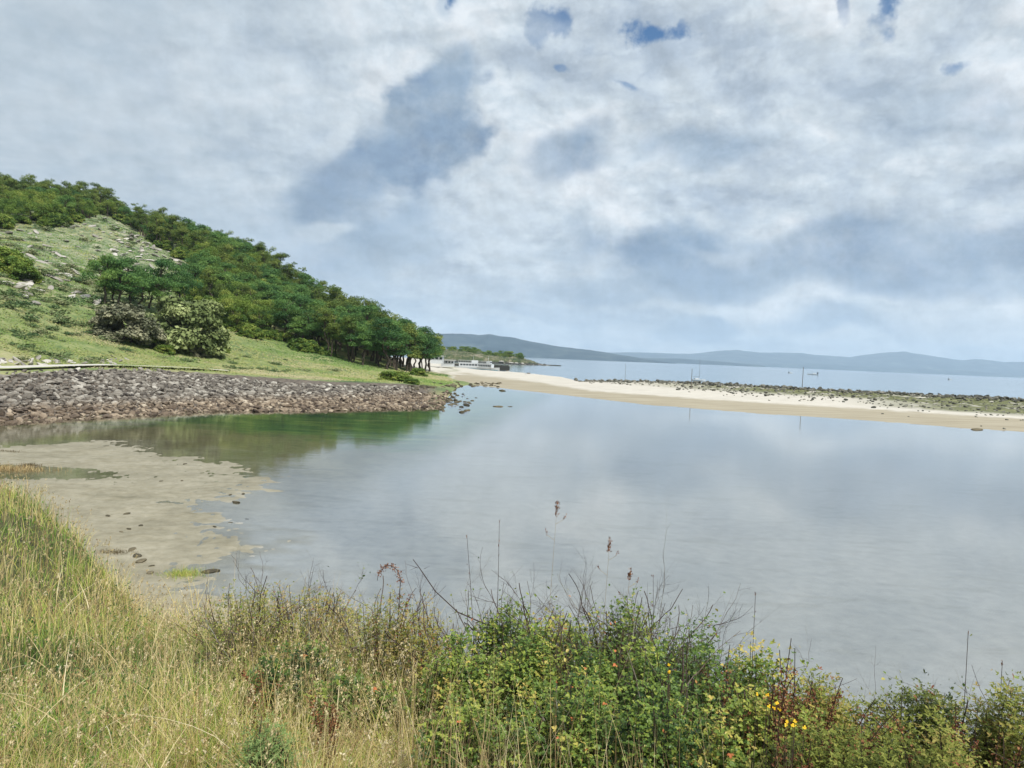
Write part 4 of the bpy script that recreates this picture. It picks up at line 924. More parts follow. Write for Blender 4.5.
# rocky headland across the cove
def headland():
    rng = np.random.default_rng(17); D = 650; prof = [(418, 347), (432, 347), (445, 348), (455, 349), (468, 348.5), (480, 350.5), (500, 353.5), (515, 354.5), (524, 357), (534, 360.5), (541, 363.5), (546, 366)]
    V = []; n = 120; K = 10; pxs = np.linspace(prof[0][0], prof[-1][0], n); tops = []
    for p in pxs:
        py = float(np.interp(p, [a_[0] for a_ in prof], [a_[1] for a_ in prof])); v = ray(p, py); s = D/v[1]; X = v[0]*s; tp = max(EYE+v[2]*s-1.0, .3)
        tp *= 1+.25*(float(fbm(np.array([X*.08]), np.array([3.]), 7, 3)[0])-.5)
        for k in range(K+1):
            t = k/K; z = tp*math.sin(t*math.pi)**.6+(rng.uniform(-.5, .5) if 0 < k < K else -3)
            V.append((X*(1+(t-.5)*.1), D+(t-.5)*120, z))
    i = np.arange(n-1)[:, None]*(K+1)+np.arange(K)[None]; Q = np.stack([i, i+K+1, i+K+2, i+1], -1).reshape(-1, 4)
    m, nt, out = material('headland'); g = nt.new('ShaderNodeNewGeometry').outputs['Position']; nn = nt.noise(g, .12, 6, .7)
    c = nt.ramp(nn, [(.36, (.02, .04, .016)), (.48, (.06, .08, .03)), (.57, (.13, .125, .07)), (.70, (.27, .24, .19))])
    z = nt.xyz(g)[2]; c = nt.mix(nt.ss(z, 2.2, .6), c, (.04, .04, .035)); principled(nt, out, c, .9, nn, .8, 1.0)
    obj('headland', mesh('headland', V, Q, m, None, False), kind='structure')
    ms = rmesh('headland_rock', M_pale); md = rmesh('headland_rock', M_dark)
    for k in range(75):
        p = rng.uniform(500, 545); x = at_z(p, D-55+rng.uniform(0, 25)); y = D-55+rng.uniform(0, 22); s = rng.uniform(2, 5)
        obj('headland_rock', (md if k % 2 else ms)[rng.integers(8)], None, (x, y, rng.uniform(0, 2.2)*(545-p)/45), rng.uniform(0, 6), 'rock on the shore of the distant wooded headland', 'rock', 'rocks along the headland shore', None, (s*1.3, s, s*.6))
    for p0, w_, lb in [(550, 3.6, 'low dark sea rock off the tip of the headland, nearer one'), (556, 4.5, 'low dark sea rock farthest off the tip of the headland')]:
        x = at_z(p0, 620); obj('sea_rock', md[2], None, (x, 620, .2), .1, lb, 'rock', None, None, (w_*2.2, 3, 2.2))
    lo = [tree_meshes('broad', 71, .35)[1], tree_meshes('pine', 72, .35)[1]]; lm = [mesh('crown', V, Q, M_broad, {'tint': A}) for V, Q, A in lo]
    for k in range(190):
        p = 425+95*rng.random()**1.1; x = at_z(p, D-30+rng.uniform(0, 40)); y = D-30+rng.uniform(0, 40)
        py = float(np.interp(p, [a_[0] for a_ in prof], [a_[1] for a_ in prof])); v = ray(p, py); tp = EYE+v[2]/v[1]*D
        obj('headland_tree', lm[rng.integers(2)], None, (x, y, max(.5, tp*.72-4)), rng.uniform(0, 6), 'dark tree on the distant headland beyond the pier', 'tree', 'trees on the headland', None, rng.uniform(.5, .95))
headland()
# ------------------------------------------------------------------ foreground vegetation
def blades(B, h, w_, laz, lean, K=4, curl=1.8, twist=None):
    """grass blades: base points, height, width, direction and amount of lean"""
    N = len(B); t = np.linspace(0, 1, K+1)
    ld = np.stack([np.cos(laz), np.sin(laz), np.zeros(N)], 1); sdv = np.stack([-np.sin(laz if twist is None else twist), np.cos(laz if twist is None else twist), np.zeros(N)], 1)
    up = h[:, None]*(t-.35*(lean/np.maximum(h, .01))[:, None].clip(0, 1.4)*t**2.4)
    out = lean[:, None]*t[None]**curl
    P = B[:, None]+ld[:, None]*out[..., None]; P[..., 2] += up
    wd = (w_[:, None]*(1-t[None]**1.6*.93))*.5
    V = np.stack([P-sdv[:, None]*wd[..., None], P+sdv[:, None]*wd[..., None]], 2).reshape(-1, 3)
    base = np.arange(N)[:, None]*(K+1)*2+np.arange(K)[None]*2
    Q = np.stack([base, base+1, base+3, base+2], -1).reshape(-1, 4)
    return V, Q, P
def leaves(C, d, n, L, W):
    """ovate folded leaves"""
    N = len(C); d = d/np.linalg.norm(d, axis=1)[:, None]; s = np.cross(d, n); s /= np.linalg.norm(s, axis=1)[:, None]+1e-9; u = np.cross(s, d)
    prof = [(0, 0, 0), (.28, .42, .10), (.62, .46, .08), (1, 0, -.10), (.62, -.46, .08), (.28, -.42, .10), (.33, 0, 0), (.68, 0, -.02)]
    V = np.stack([C+d*(a*L)[:, None]+s*(b*W)[:, None]+u*(c*W)[:, None] for a, b, c in prof], 1).reshape(-1, 3)
    q = np.array([(0, 1, 2, 6), (6, 2, 3, 7), (0, 6, 4, 5), (6, 7, 3, 4)]); Q = (np.arange(N)[:, None, None]*8+q[None]).reshape(-1, 4)
    return V, Q
GR = [(0, (.05, .10, .025)), (.18, (.13, .24, .04)), (.36, (.25, .40, .055)), (.52, (.42, .48, .10)), (.70, (.62, .50, .18)), (.88, (.74, .64, .37)), (1, (.45, .22, .11))]
M_grass = leafmat('grass', GR, .3, .55)
M_straw = leafmat('straw', [(0, (.16, .09, .045)), (.4, (.36, .26, .12)), (.75, (.52, .43, .23)), (1, (.62, .54, .36))], .15, .7)
def bankpts(N, rng, r0=1.8, extra=.55, a0=-.80, a1=.80, pw=1.0):
    az = rng.uniform(a0, a1, N); E = zones(np.sin(az)*5, np.cos(az)*5)['E']; q = rng.uniform(0, 1, N)
    r = r0*((E+extra)/r0)**(q**pw); x = r*np.sin(az); y = r*np.cos(az); return x, y, Hh(x, y), r, az
def pxof(az): return 512+F*np.tan(az)
def grass():
    rng = np.random.default_rng(21)
    V_ = []; A_ = []; K = 4
    # three layers: short green sward, long mixed grass, long dry grass
    for layer, N in (('short', 50000), ('long', 60000), ('dry', 60000)):
        x, y, z, r, az = bankpts(N, rng); px = pxof(az)
        s1 = fbm(x*.75, y*.75, 61, 3); s2 = fbm(x*2.4+9, y*2.4, 62, 3); tall = np.interp(px, [0, 170, 240, 330, 430, 520, 900, 1024], [.62, .68, 1.15, 1.45, 1.25, .6, .5, .6])
        keepp = np.interp(px, [0, 430, 520, 850, 1024], [1, 1, .45, .45, .8]); ok = rng.random(N) < keepp
        clump = (.35+1.3*s2)
        near = sstep(r, 2.0, 4.5)
        if layer == 'short': h = rng.uniform(.10, .26, N); lean = h*rng.uniform(.2, .8, N); t = .18+.5*(s1-.5)+rng.normal(.10, .10, N)
        elif layer == 'long': h = rng.uniform(.28, .58, N)*tall*clump*(.5+.5*near); lean = h*rng.uniform(.15, 1.15, N); t = .36+1.5*(s1-.5)+rng.normal(.06, .15, N)
        else: h = rng.uniform(.35, .70, N)*tall*clump*(.45+.55*near); lean = h*rng.uniform(.1, 1.0, N); t = np.clip(rng.normal(.76, .10, N), .5, .98); ok &= rng.random(N) < np.clip((s2-.36)*5, .2, 1)
        t = np.where(rng.random(N) < .025, 1.0, np.clip(t, 0, .93))
        wd = rng.uniform(.0018, .0042, N)+.00042*r
        if layer == 'dry': wd *= .75
        B = np.stack([x, y, z-.03], 1)[ok]
        laz = rng.uniform(0, 6.28, N); laz = np.where(rng.random(N) < .2, rng.normal(.6, .7, N), laz)
        V, Q, P = blades(B, h[ok], wd[ok], laz[ok], lean[ok], K, rng.uniform(1.4, 2.6), None)
        V_.append(V); tt = np.repeat(t[ok], (K+1)*2); A_.append(np.clip(tt+np.tile(np.linspace(-.07, .06, K+1).repeat(2), ok.sum()), 0, 1))
    V = np.concatenate(V_); n = len(V)//((K+1)*2); base = np.arange(n)[:, None]*(K+1)*2+np.arange(K)[None]*2; Q = np.stack([base, base+1, base+3, base+2], -1).reshape(-1, 4)
    obj('grass', mesh('grass', V, Q, M_grass, {'tint': np.concatenate(A_)}), label='long tangled green and straw-coloured grass on the near bank', cat='grass', kind='stuff')
    # flowering stems with feathery heads
    N = 15000; x, y, z, r, az = bankpts(N, rng); px = pxof(az); ok = rng.random(N) < np.interp(px, [0, 430, 520, 850, 1024], [1, .9, .12, .15, .5]); x, y, z, r, px = (q[ok] for q in (x, y, z, r, px)); N = len(x)
    tall = np.interp(px, [0, 200, 330, 450, 1024], [.72, .78, 1.15, 1.05, .8])
    h = rng.uniform(.38, .78, N)*tall*(.45+.55*sstep(r, 2, 4.5)); lean = h*rng.uniform(.03, .35, N); laz = rng.normal(.3, 1.2, N)
    wd = rng.uniform(.0012, .0022, N)+.00035*r; V, Q, P = blades(np.stack([x, y, z], 1), h, wd, laz, lean, 4, 2.0)
    tin = np.clip(rng.normal(.55, .2, N), 0, 1); acc = Acc(); acc.add(V, Q, None, np.repeat(tin, 10))
    for k in range(9):
        f = k/9; C = P[:, 4]*(1-f*.28)+P[:, 3]*f*.28+rng.normal(0, .0045, (N, 3)); d = (P[:, 4]-P[:, 3]); d /= np.linalg.norm(d, axis=1)[:, None]; d = d+rng.normal(0, .45, (N, 3)); d /= np.linalg.norm(d, axis=1)[:, None]
        s = np.cross(d, rng.normal(0, 1, (N, 3))); s /= np.linalg.norm(s, axis=1)[:, None]; L = (rng.uniform(.007, .014, N)+.0006*r)[:, None]; Wd = L*.26
        acc.add(np.stack([C, C+d*L*.5+s*Wd, C+d*L, C+d*L*.5-s*Wd], 1).reshape(-1, 3), np.arange(N*4).reshape(-1, 4), None, np.repeat(np.clip(tin+.15, 0, 1), 4))
    obj('grass_seed_heads', acc.build('grass_seed_heads', M_straw), label='fine dry flowering grass stems standing above the bank grass', cat='grass', kind='stuff')
    # fallen, crossing dead stalks
    N = 900; x, y, z, r, az = bankpts(N, rng, extra=.2); px = pxof(az)
    h = rng.uniform(.05, .45, N); lean = rng.uniform(.2, .75, N); laz = rng.uniform(0, 6.28, N)
    V, Q, P = blades(np.stack([x, y, z+rng.uniform(.05, .35, N)], 1), h, rng.uniform(.003, .006, N)+.0003*r, laz, lean, 5, 1.3)
    a2 = Acc(); a2.add(V, Q, None, np.repeat(np.clip(rng.normal(.7, .2, N), 0, 1), 12)); obj('dead_stalks', a2.build('dead_stalks', M_straw), label='bleached dead stalks lying across the bank grass', cat='grass', kind='stuff')
    # small broad leaves low in the sward
    N = 48000; x, y, z, r, az = bankpts(N, rng); s = fbm(x*1.5, y*1.5, 64, 3); ok = (s > .40); x, y, z, r, s = (q[ok] for q in (x, y, z, r, s)); N = len(x)
    C = np.stack([x, y, z+rng.uniform(.02, .28, N)*(.3+s)], 1); d = rng.normal(0, 1, (N, 3)); d[:, 2] = abs(d[:, 2])*.5; n = rng.normal(0, .4, (N, 3))+np.array([0, 0, 1]); L = rng.uniform(.014, .034, N)+.001*r
    V, Q = leaves(C, d, n, L, L*.55); m = leafmat('herb_leaves', [(0, (.02, .06, .015)), (.4, (.06, .15, .025)), (.75, (.13, .23, .04)), (1, (.26, .28, .08))], .3, .5)
    obj('low_herbs', mesh('low_herbs', V, Q, m, {'tint': np.repeat(np.clip(rng.normal(.4, .22, N), 0, 1), 8)}), label='low leafy herbs growing through the bank grass', cat='herbs', kind='stuff')
grass()
def hedge_stalks():
    rng = np.random.default_rng(23); N = 1300; az = rng.uniform(-.14, .75, N); r = rng.uniform(2.4, 3.3, N); x = r*np.sin(az); y = r*np.cos(az); z = Hh(x, y)
    h = rng.uniform(.6, 1.12, N)*np.interp(pxof(az), [400, 700, 1024], [1, .95, .8]); V, Q, P = blades(np.stack([x, y, z], 1), h, rng.uniform(.002, .0045, N), rng.uniform(0, 6.28, N), h*rng.uniform(.02, .5, N), 5, 1.6)
    a = Acc(); a.add(V, Q, None, np.repeat(np.clip(rng.normal(.55, .25, N), 0, 1), 12)); obj('hedge_stalks', a.build('hedge_stalks', M_straw), label='dry straw stems standing through the green hedge', cat='grass', kind='stuff')
hedge_stalks()

M_bramble = leafmat('bramble_leaves', [(0, (0.0291, 0.0613, 0.0211)), (.25, (0.08, 0.145, 0.0351)), (.5, (0.175, 0.256, 0.0468)), (.72, (0.349, 0.39, 0.0761)), (.90, (0.611, 0.468, 0.14)), (1, (0.611, 0.201, 0.0819))], .3, .38)
M_fine = leafmat('heath_leaves', [(0, (.03, .05, .015)), (.3, (.10, .13, .025)), (.6, (.22, .25, .045)), (.8, (.34, .30, .08)), (.93, (.34, .20, .07)), (1, (.26, .09, .045))], .25, .6)
M_silver = leafmat('silver_leaves', [(0, (.06, .11, .03)), (.5, (.15, .23, .07)), (1, (.28, .34, .13))], .2, .7)
M_rust = leafmat('rust_seed', [(0, (0.0788, 0.0298, 0.0175)), (.5, (0.214, 0.0833, 0.041)), (1, (0.405, 0.202, 0.0936))], .2, .7)
M_weed = leafmat('weed', [(0, (.05, .04, .02)), (.5, (.12, .095, .05)), (1, (.22, .18, .10))], .1, .8)
M_yellow = leafmat('yellow_petals', [(0, (.75, .42, .01)), (1, (.85, .62, .03))], .2, .5)
def twigmat():
    m, nt, out = material('twig'); g = nt.new('ShaderNodeNewGeometry').outputs['Position']; n = nt.noise(g, 30, 4, .6)
    c = nt.ramp(nt.m('ADD', nt.m('MULTIPLY', nt.attr('tint'), .5), nt.m('MULTIPLY', n, .5)), [(.3, (.03, .018, .014)), (.5, (.075, .05, .04)), (.64, (.15, .12, .10)), (.80, (.34, .35, .29))])
    principled(nt, out, c, .85, n, .4, .002, .2); return m
M_twig = twigmat()
def grow(acc, p, d, L, r, depth, rng, thorn=True, bend=.30, up=.1):
    n = max(4, int(L/.05)); P = [np.array(p, float)]; d = d/np.linalg.norm(d)
    for i in range(n):
        d = d+rng.normal(0, bend, 3)*.5+np.array([0, 0, up*.3]); d /= np.linalg.norm(d); P.append(P[-1]+d*L/n)
    P = np.array(P); R = np.linspace(r, r*.38, len(P)); acc.tube(P, R, 4 if r < .004 else 5, float(np.clip(rng.normal(.5, .25), 0, 1)), cap=False)
    tips = [P[-1]]
    if depth > 0:
        k = rng.integers(3, 6)
        for j in range(k):
            q = rng.uniform(.2, .95); i = int(q*(len(P)-1)); ax = rng.normal(0, 1, 3); tl = P[min(i+1, len(P)-1)]-P[i-1 if i else 0]; tl /= np.linalg.norm(tl)+1e-9
            nd = tl*.75+ax*.55/np.linalg.norm(ax)*1.1; tips += grow(acc, P[i], nd, L*rng.uniform(.3, .62)*(1.15-q*.5), R[i]*.62, depth-1, rng, thorn, bend, up)
    elif thorn:
        for j in range(rng.integers(1, 4)):
            i = rng.integers(1, len(P)); ax = rng.normal(0, 1, 3); ax /= np.linalg.norm(ax); acc.tube([P[i], P[i]+ax*rng.uniform(.01, .03)], [R[i]*.7, R[i]*.2], 3, .3, cap=False)
    return tips
def spot(px, D): v = azel(px, 600)[0]; return D*math.sin(v), D*math.cos(v)
def topz(px, py, D):
    v = ray(px, py); return EYE+v[2]/math.hypot(v[0], v[1])*D
def twig_shrub(px, py, D, n, spread, label, seed, r=.006, leafy=0, mat=None, name='bare_shrub', up=.12, depth=2, lean=(0, 0)):
    rng = np.random.default_rng(seed); x, y = spot(px, D); z = H1(x, y); h = topz(px, py, D)-z
    e = thing(name, label, 'shrub', (x, y, z)); acc = Acc(); tips = []
    for i in range(int(n*1.25)):
        a = rng.uniform(0, 6.28); b = rng.uniform(0, spread*.6); d = np.array([math.cos(a)*spread*.8+lean[0], math.sin(a)*spread*.6+lean[1], h*1.0])
        tips += grow(acc, (math.cos(a)*b, math.sin(a)*b, -.05), d, h*rng.uniform(.72, 1.06), r*rng.uniform(.7, 1.2), depth, rng, up=up)
    obj('branch', acc.build('branch', M_twig), e)
    if leafy:
        C = np.array(tips); C = C[rng.integers(0, len(C), leafy)]+rng.normal(0, .03, (leafy, 3)); dd = rng.normal(0, 1, (leafy, 3)); L = rng.uniform(.014, .028, leafy)
        V, Q = leaves(C, dd, rng.normal(0, .5, (leafy, 3))+np.array([0, 0, 1]), L, L*.6); obj('foliage', mesh('foliage', V, Q, mat or M_bramble, {'tint': np.repeat(np.clip(rng.normal(.55, .2, leafy), 0, 1), 8)}), e)
    return e
def leafy_bush(px, py, D, wid, label, seed, N=2600, mat=None, size=.0195, name='bramble_bush', asp=.62, tri=True, t0=.42, dep=.8, cat='bush', low=.12):
    """mound of leaves carried on thin stems, gaps between the sprays"""
    rng = np.random.default_rng(seed); mat = mat or M_bramble; x, y = spot(px, D); z = H1(x, y); h = topz(px, py, D)-z
    e = thing(name, label, cat, (x, y, z)); acc = Acc(); pts = []; n_st = int(34*wid/.45)+12
    for i in range(n_st):
        a = rng.uniform(0, 6.28); q = math.sqrt(rng.random()); R_ = wid*q; hh = h*(1-.30*q*q)*rng.uniform(.80, 1.08); bare = rng.random() < .22; st_t = rng.normal(0, .13)
        T_ = np.array([math.cos(a)*R_, math.sin(a)*R_*dep, hh]); B = np.array([math.cos(a)*R_*.35, math.sin(a)*R_*.3, -.05]); M_ = (B+T_)/2+np.array([0, 0, hh*.22])+rng.normal(0, .04, 3)
        t = np.linspace(0, 1, 9)[:, None]; P = (1-t)**2*B+2*t*(1-t)*M_+t*t*T_; acc.tube(P, np.linspace(.0045, .0014, 9), 4, float(rng.uniform(.2, .6)), cap=False)
        k = int(N/n_st*(.12 if bare else 1.2)); tt = rng.uniform(low, 1.0, k)**.7; idx = np.clip((tt*8).astype(int), 0, 7); fr = (tt*8-idx)[:, None]; base = P[idx]*(1-fr)+P[idx+1]*fr
        dirn = rng.normal(0, 1, (k, 3)); dirn[:, 2] = dirn[:, 2]*.6+.15; dirn /= np.linalg.norm(dirn, axis=1)[:, None]; pts.append((base+dirn*rng.uniform(.01, .09, k)[:, None], dirn, np.full(k, t0+st_t), tt))
    obj('stem', acc.build('stem', M_twig), e)
    C = np.concatenate([p[0] for p in pts]); d = np.concatenate([p[1] for p in pts]); tn = np.concatenate([p[2] for p in pts]); tt = np.concatenate([p[3] for p in pts])
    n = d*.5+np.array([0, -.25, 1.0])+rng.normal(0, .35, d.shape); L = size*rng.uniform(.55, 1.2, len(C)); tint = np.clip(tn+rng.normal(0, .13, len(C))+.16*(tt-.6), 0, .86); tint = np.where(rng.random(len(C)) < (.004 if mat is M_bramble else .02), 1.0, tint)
    lf = Acc(); V, Q = leaves(C, d, n, L, L*asp); lf.add(V, Q, None, np.repeat(tint, 8))
    if tri:
        sd_ = np.cross(d, n); sd_ /= np.linalg.norm(sd_, axis=1)[:, None]+1e-9
        for s in (-1, 1): V, Q = leaves(C-d*L[:, None]*.05, d*.45+sd_*s, n, L*.8, L*asp*.8); lf.add(V, Q, None, np.repeat(np.clip(tint+.02*s, 0, 1), 8))
    obj('foliage', lf.build('foliage', mat), e); return e
BUSH = [
 (512, 606, 4.7, .30, 'leafy green bramble mound with the left crowd of bare twigs rising behind it'), (575, 612, 4.5, .38, 'green bramble mound in the middle of the hedge top, under the bare twigs'),
 (640, 606, 4.6, .38, 'green bramble mound right of the middle of the hedge top'), (708, 626, 4.3, .36, 'bramble mound at the shoulder where the hedge starts to fall to the right'),
 (462, 640, 4.0, .26, 'small bramble at the left end of the green hedge, beside the dry grass'), (540, 640, 3.9, .40, 'dense dark green bramble below the middle twigs'),
 (622, 640, 3.8, .42, 'bright green bramble in the centre of the hedge face'), (703, 655, 3.7, .38, 'bramble with yellowing leaves in the right half of the hedge face'),
 (764, 658, 3.8, .30, 'bramble just left of the rust-red dry tangle'), (590, 690, 3.2, .36, 'lower bramble at the bottom of the picture left of centre of the hedge'),
 (680, 696, 3.1, .36, 'lower bramble at the bottom under the yellowing one'), (470, 705, 3.2, .24, 'low bramble among straw at the bottom left end of the hedge'), (765, 695, 3.2, .34, 'dark low bramble behind the small yellow flowers')]
for i, (px, py, D, wd, lb) in enumerate(BUSH): leafy_bush(px, py, D, wd, lb, 300+i, N=int(7400*wd/.38*(1 if D > 3.5 else .8)), t0=.42+.13*math.sin(i*1.7))
FINE = [(820, 684, 3.6, .28, 'yellow-green heathy plant at the foot of the rust-red tangle'), (868, 700, 3.6, .34, 'olive heathy clump at the lower right, left of the brown seed plant'), (925, 696, 3.7, .34, 'yellow-green clump at the lower right under the brown seed heads'),
        (985, 692, 3.8, .34, 'olive and brown clump in the lower right corner'), (1034, 696, 3.8, .34, 'brownish heathy clump cut by the right edge'), (895, 735, 3.0, .32, 'low yellow-green plant at the very bottom right'), (975, 738, 3.0, .32, 'low rusty olive plant at the bottom right corner'), (830, 730, 3.0, .28, 'low olive plant under the rust-red tangle'), (385, 596, 4.8, .26, 'yellow-green feathery plant under the arching rusty spray'), (428, 610, 4.6, .24, 'yellowish heathy plant left of the green hedge'),
        (240, 586, 6.0, .42, 'low dry olive bush left of the first bare twigs'), (305, 584, 5.6, .42, 'dry olive bush under the first bare twigs')]
for i, (px, py, D, wd, lb) in enumerate(FINE): leafy_bush(px, py, D, wd, lb, 340+i, N=11000 if px > 500 else 2600, mat=M_fine, size=.0145+.001*D if px > 500 else .014+.001*D, name='heath_bush', asp=.40, tri=True, low=.25, t0=(.50 if px > 500 else .62)+.12*math.sin(i*2.3))
leafy_bush(268, 716, 3.4, .15, 'soft green feathery herb at the bottom left of the picture', 360, N=1800, mat=M_silver, size=.02, name='feathery_herb', asp=.3, tri=True, t0=.5, cat='herb')
leafy_bush(300, 645, 4.7, .3, 'dark leafy clump buried in the dry grass left of centre', 361, N=2000, t0=.22, size=.03)
leafy_bush(360, 672, 4.2, .26, 'shaded green clump in the tall dry grass, right of the other dark clump', 362, N=1500, t0=.30, size=.03)
TW = [(282, 566, 6.0, 9, .30, 'spiky grey twigs rising left of the arching rusty spray'), (330, 572, 5.6, 8, .28, 'grey bare shrub just left of the arching rusty spray'), (440, 590, 5.0, 5, .22, 'thin bare twigs standing before the silver water left of the hedge'),
      (492, 566, 4.9, 6, .16, 'tall dark bare twigs at the left end of the hedge top'), (520, 590, 4.7, 7, .24, 'bare grey twigs over the left bramble mound'), (560, 580, 4.6, 8, .28, 'bare twigs over the middle of the hedge'),
      (612, 574, 4.7, 8, .28, 'bare twigs right of the middle of the hedge'), (655, 588, 4.6, 8, .26, 'thorny grey bush top at the right of the hedge crest'), (700, 612, 4.4, 7, .24, 'thin brown twigs on the falling shoulder of the hedge'),
      (748, 636, 4.2, 7, .22, 'dark twigs just left of the rust-red tangle'), (838, 686, 3.9, 6, .20, 'small bare twigs right of the rust-red tangle'), (945, 690, 3.9, 8, .22, 'brown twigs at the right beside the tallest upright stalk'), (1000, 694, 3.9, 8, .22, 'bare bush in the right corner'), (885, 700, 3.9, 5, .2, 'small twigs around the brown seed plant')]
TW += [(478, 574, 4.6, 8, .22, 'dense dark twigs at the very left of the hedge crest'), (540, 578, 4.4, 9, .26, 'dense bare twigs crowding the hedge crest behind the left mound'), (592, 584, 4.4, 9, .26, 'crooked bare twigs at the centre of the hedge crest'), (630, 584, 4.3, 9, .26, 'dense thorny twigs right of the centre of the crest'), (680, 600, 4.2, 9, .26, 'dense thorny twigs at the right end of the crest'),
       (560, 640, 3.5, 5, .3, 'lichened bare branches inside the left part of the hedge'), (650, 640, 3.4, 5, .3, 'lichened bare branches inside the middle of the hedge'), (730, 668, 3.3, 5, .28, 'bare branches inside the right part of the hedge'), (370, 575, 5.2, 8, .26, 'bare twigs between the rusty spray and the gap'), (265, 580, 5.6, 8, .3, 'low bare twigs at the left end of the shrubs'), (975, 682, 3.7, 9, .26, 'tangled brown twigs between the two upright stalks'), (920, 696, 3.7, 8, .26, 'short brown twigs right of the brown seed plant')]
for i, (px, py, D, n, sp, lb) in enumerate(TW): twig_shrub(px, py, D, n, sp, lb, 400+i, leafy=160 if i % 2 else 0, r=.0065 if D > 3.6 else .010, depth=3 if D > 3.6 else 2)
def stalk_thing(name, label, px, py, D, px_top=None, mat=M_twig, r=.003, curve=None, cat='plant'):
    x, y = spot(px, D); z = H1(x, y); h = topz(px, py, D)-z; e = thing(name, label, cat, (x, y, z)); dx = 0 if px_top is None else (px_top-px)/F*D
    t = np.linspace(0, 1, 10)[:, None]; P = np.array([0, 0, 0])+t*np.array([dx, 0, h])+np.sin(t*math.pi)*np.array([curve or 0, 0, 0]); a = Acc(); a.tube(P, np.linspace(r, r*.4, 10), 5, .4); obj('stalk', a.build('stalk', mat), e); return e, P, h
def spikelets(parent, P0, P1, n, size, mat, rng, name='seed_head', spread=.012, w_=.3):
    t = rng.random(n)[:, None]; C = P0+(P1-P0)*t+rng.normal(0, spread*.5, (n, 3)); d = (P1-P0)/np.linalg.norm(P1-P0)+rng.normal(0, .45, (n, 3)); L = size*rng.uniform(.6, 1.2, n)
    V, Q = leaves(C, d, rng.normal(0, 1, (n, 3)), L, L*w_); obj(name, mesh(name, V, Q, mat, {'tint': np.repeat(rng.random(n), 8)}), parent)
rg = np.random.default_rng(55)
for px, py, pt, D, lb in [(545, 502, 553, 4.4, 'tallest cocksfoot grass stalk above the hedge'), (600, 540, 607, 4.4, 'second tall cocksfoot stalk, right of the tallest one'), (617, 569, 629, 4.4, 'short cocksfoot stalk leaning right of the second tall one')]:
    e, P, h = stalk_thing('cocksfoot_stalk', lb, px, py, D, pt, M_straw, .0016)
    spikelets(e, P[-2]*.45+P[-1]*.55, P[-1], 70, .017, M_rust, rg, spread=.012)
    for s, q in ((-1, .86), (1, .92)):
        a = Acc(); b0 = P[0]+(P[-1]-P[0])*q; b1 = b0+np.array([s*.045, 0, .03]); a.tube([b0, b1], [.0009, .0007], 4, .5); obj('side_branch', a.build('side_branch', M_straw), e); spikelets(e, b1, b1+np.array([s*.01, 0, .028]), 16, .012, M_rust, rg, spread=.006)
for px, py, pt, D, lb in [(497, 520, 496, 4.7, 'dark upright twig with a bud at its tip, left of the tallest grass stalk'), (968, 632, 970, 3.9, 'tallest upright dark stalk at the right of the picture'), (1003, 662, 1006, 3.9, 'second upright dark stalk, near the right edge'), (485, 536, 464, 4.7, 'thin bare twig leaning left over the water at the hedge end'),
                          (660, 575, 652, 4.6, 'thin stem rising from the right part of the hedge crest'), (752, 592, 755, 4.3, 'thin pale stem on the shoulder of the hedge'), (893, 690, 846, 3.9, 'thin stem leaning left at the lower right')]:
    e, P, h = stalk_thing('upright_stalk', lb, px, py, D, pt, M_twig, .003, .01); spikelets(e, P[-1]-np.array([0, 0, .02]), P[-1], 6, .012, M_rust, rg, 'bud', .003); spikelets(e, P[4], P[-1], 9, .02, M_rust if px < 900 else M_bramble, rg, 'leaf', .012)
# long arching bare shoot left of the hedge
x, y = spot(505, 4.7); zt = topz(505, 628, 4.7); e = thing('arching_shoot', 'long bare shoot arching up to the left over the water from the hedge end', 'shrub', (x, y, H1(x, y)))
zz = zt-H1(x, y); P = np.array([(0, 0, 0), (.02, 0, zz*.5), (0, 0, zz), (-.12, 0, zz+.02), (-.30, 0, zz+.09), (-.45, 0, zz+.22), (-.56, 0, zz+.37), (-.60, 0, zz+.42)]); a = Acc(); a.tube(P, np.linspace(.006, .0022, len(P)), 5, .25)
for k in range(12): q = P[rg.integers(2, 8)]+rg.normal(0, .01, 3); a.tube([q, q+rg.normal(0, .03, 3)], [.0018, .0006], 3, .3)
obj('branch', a.build('branch', M_twig), e)
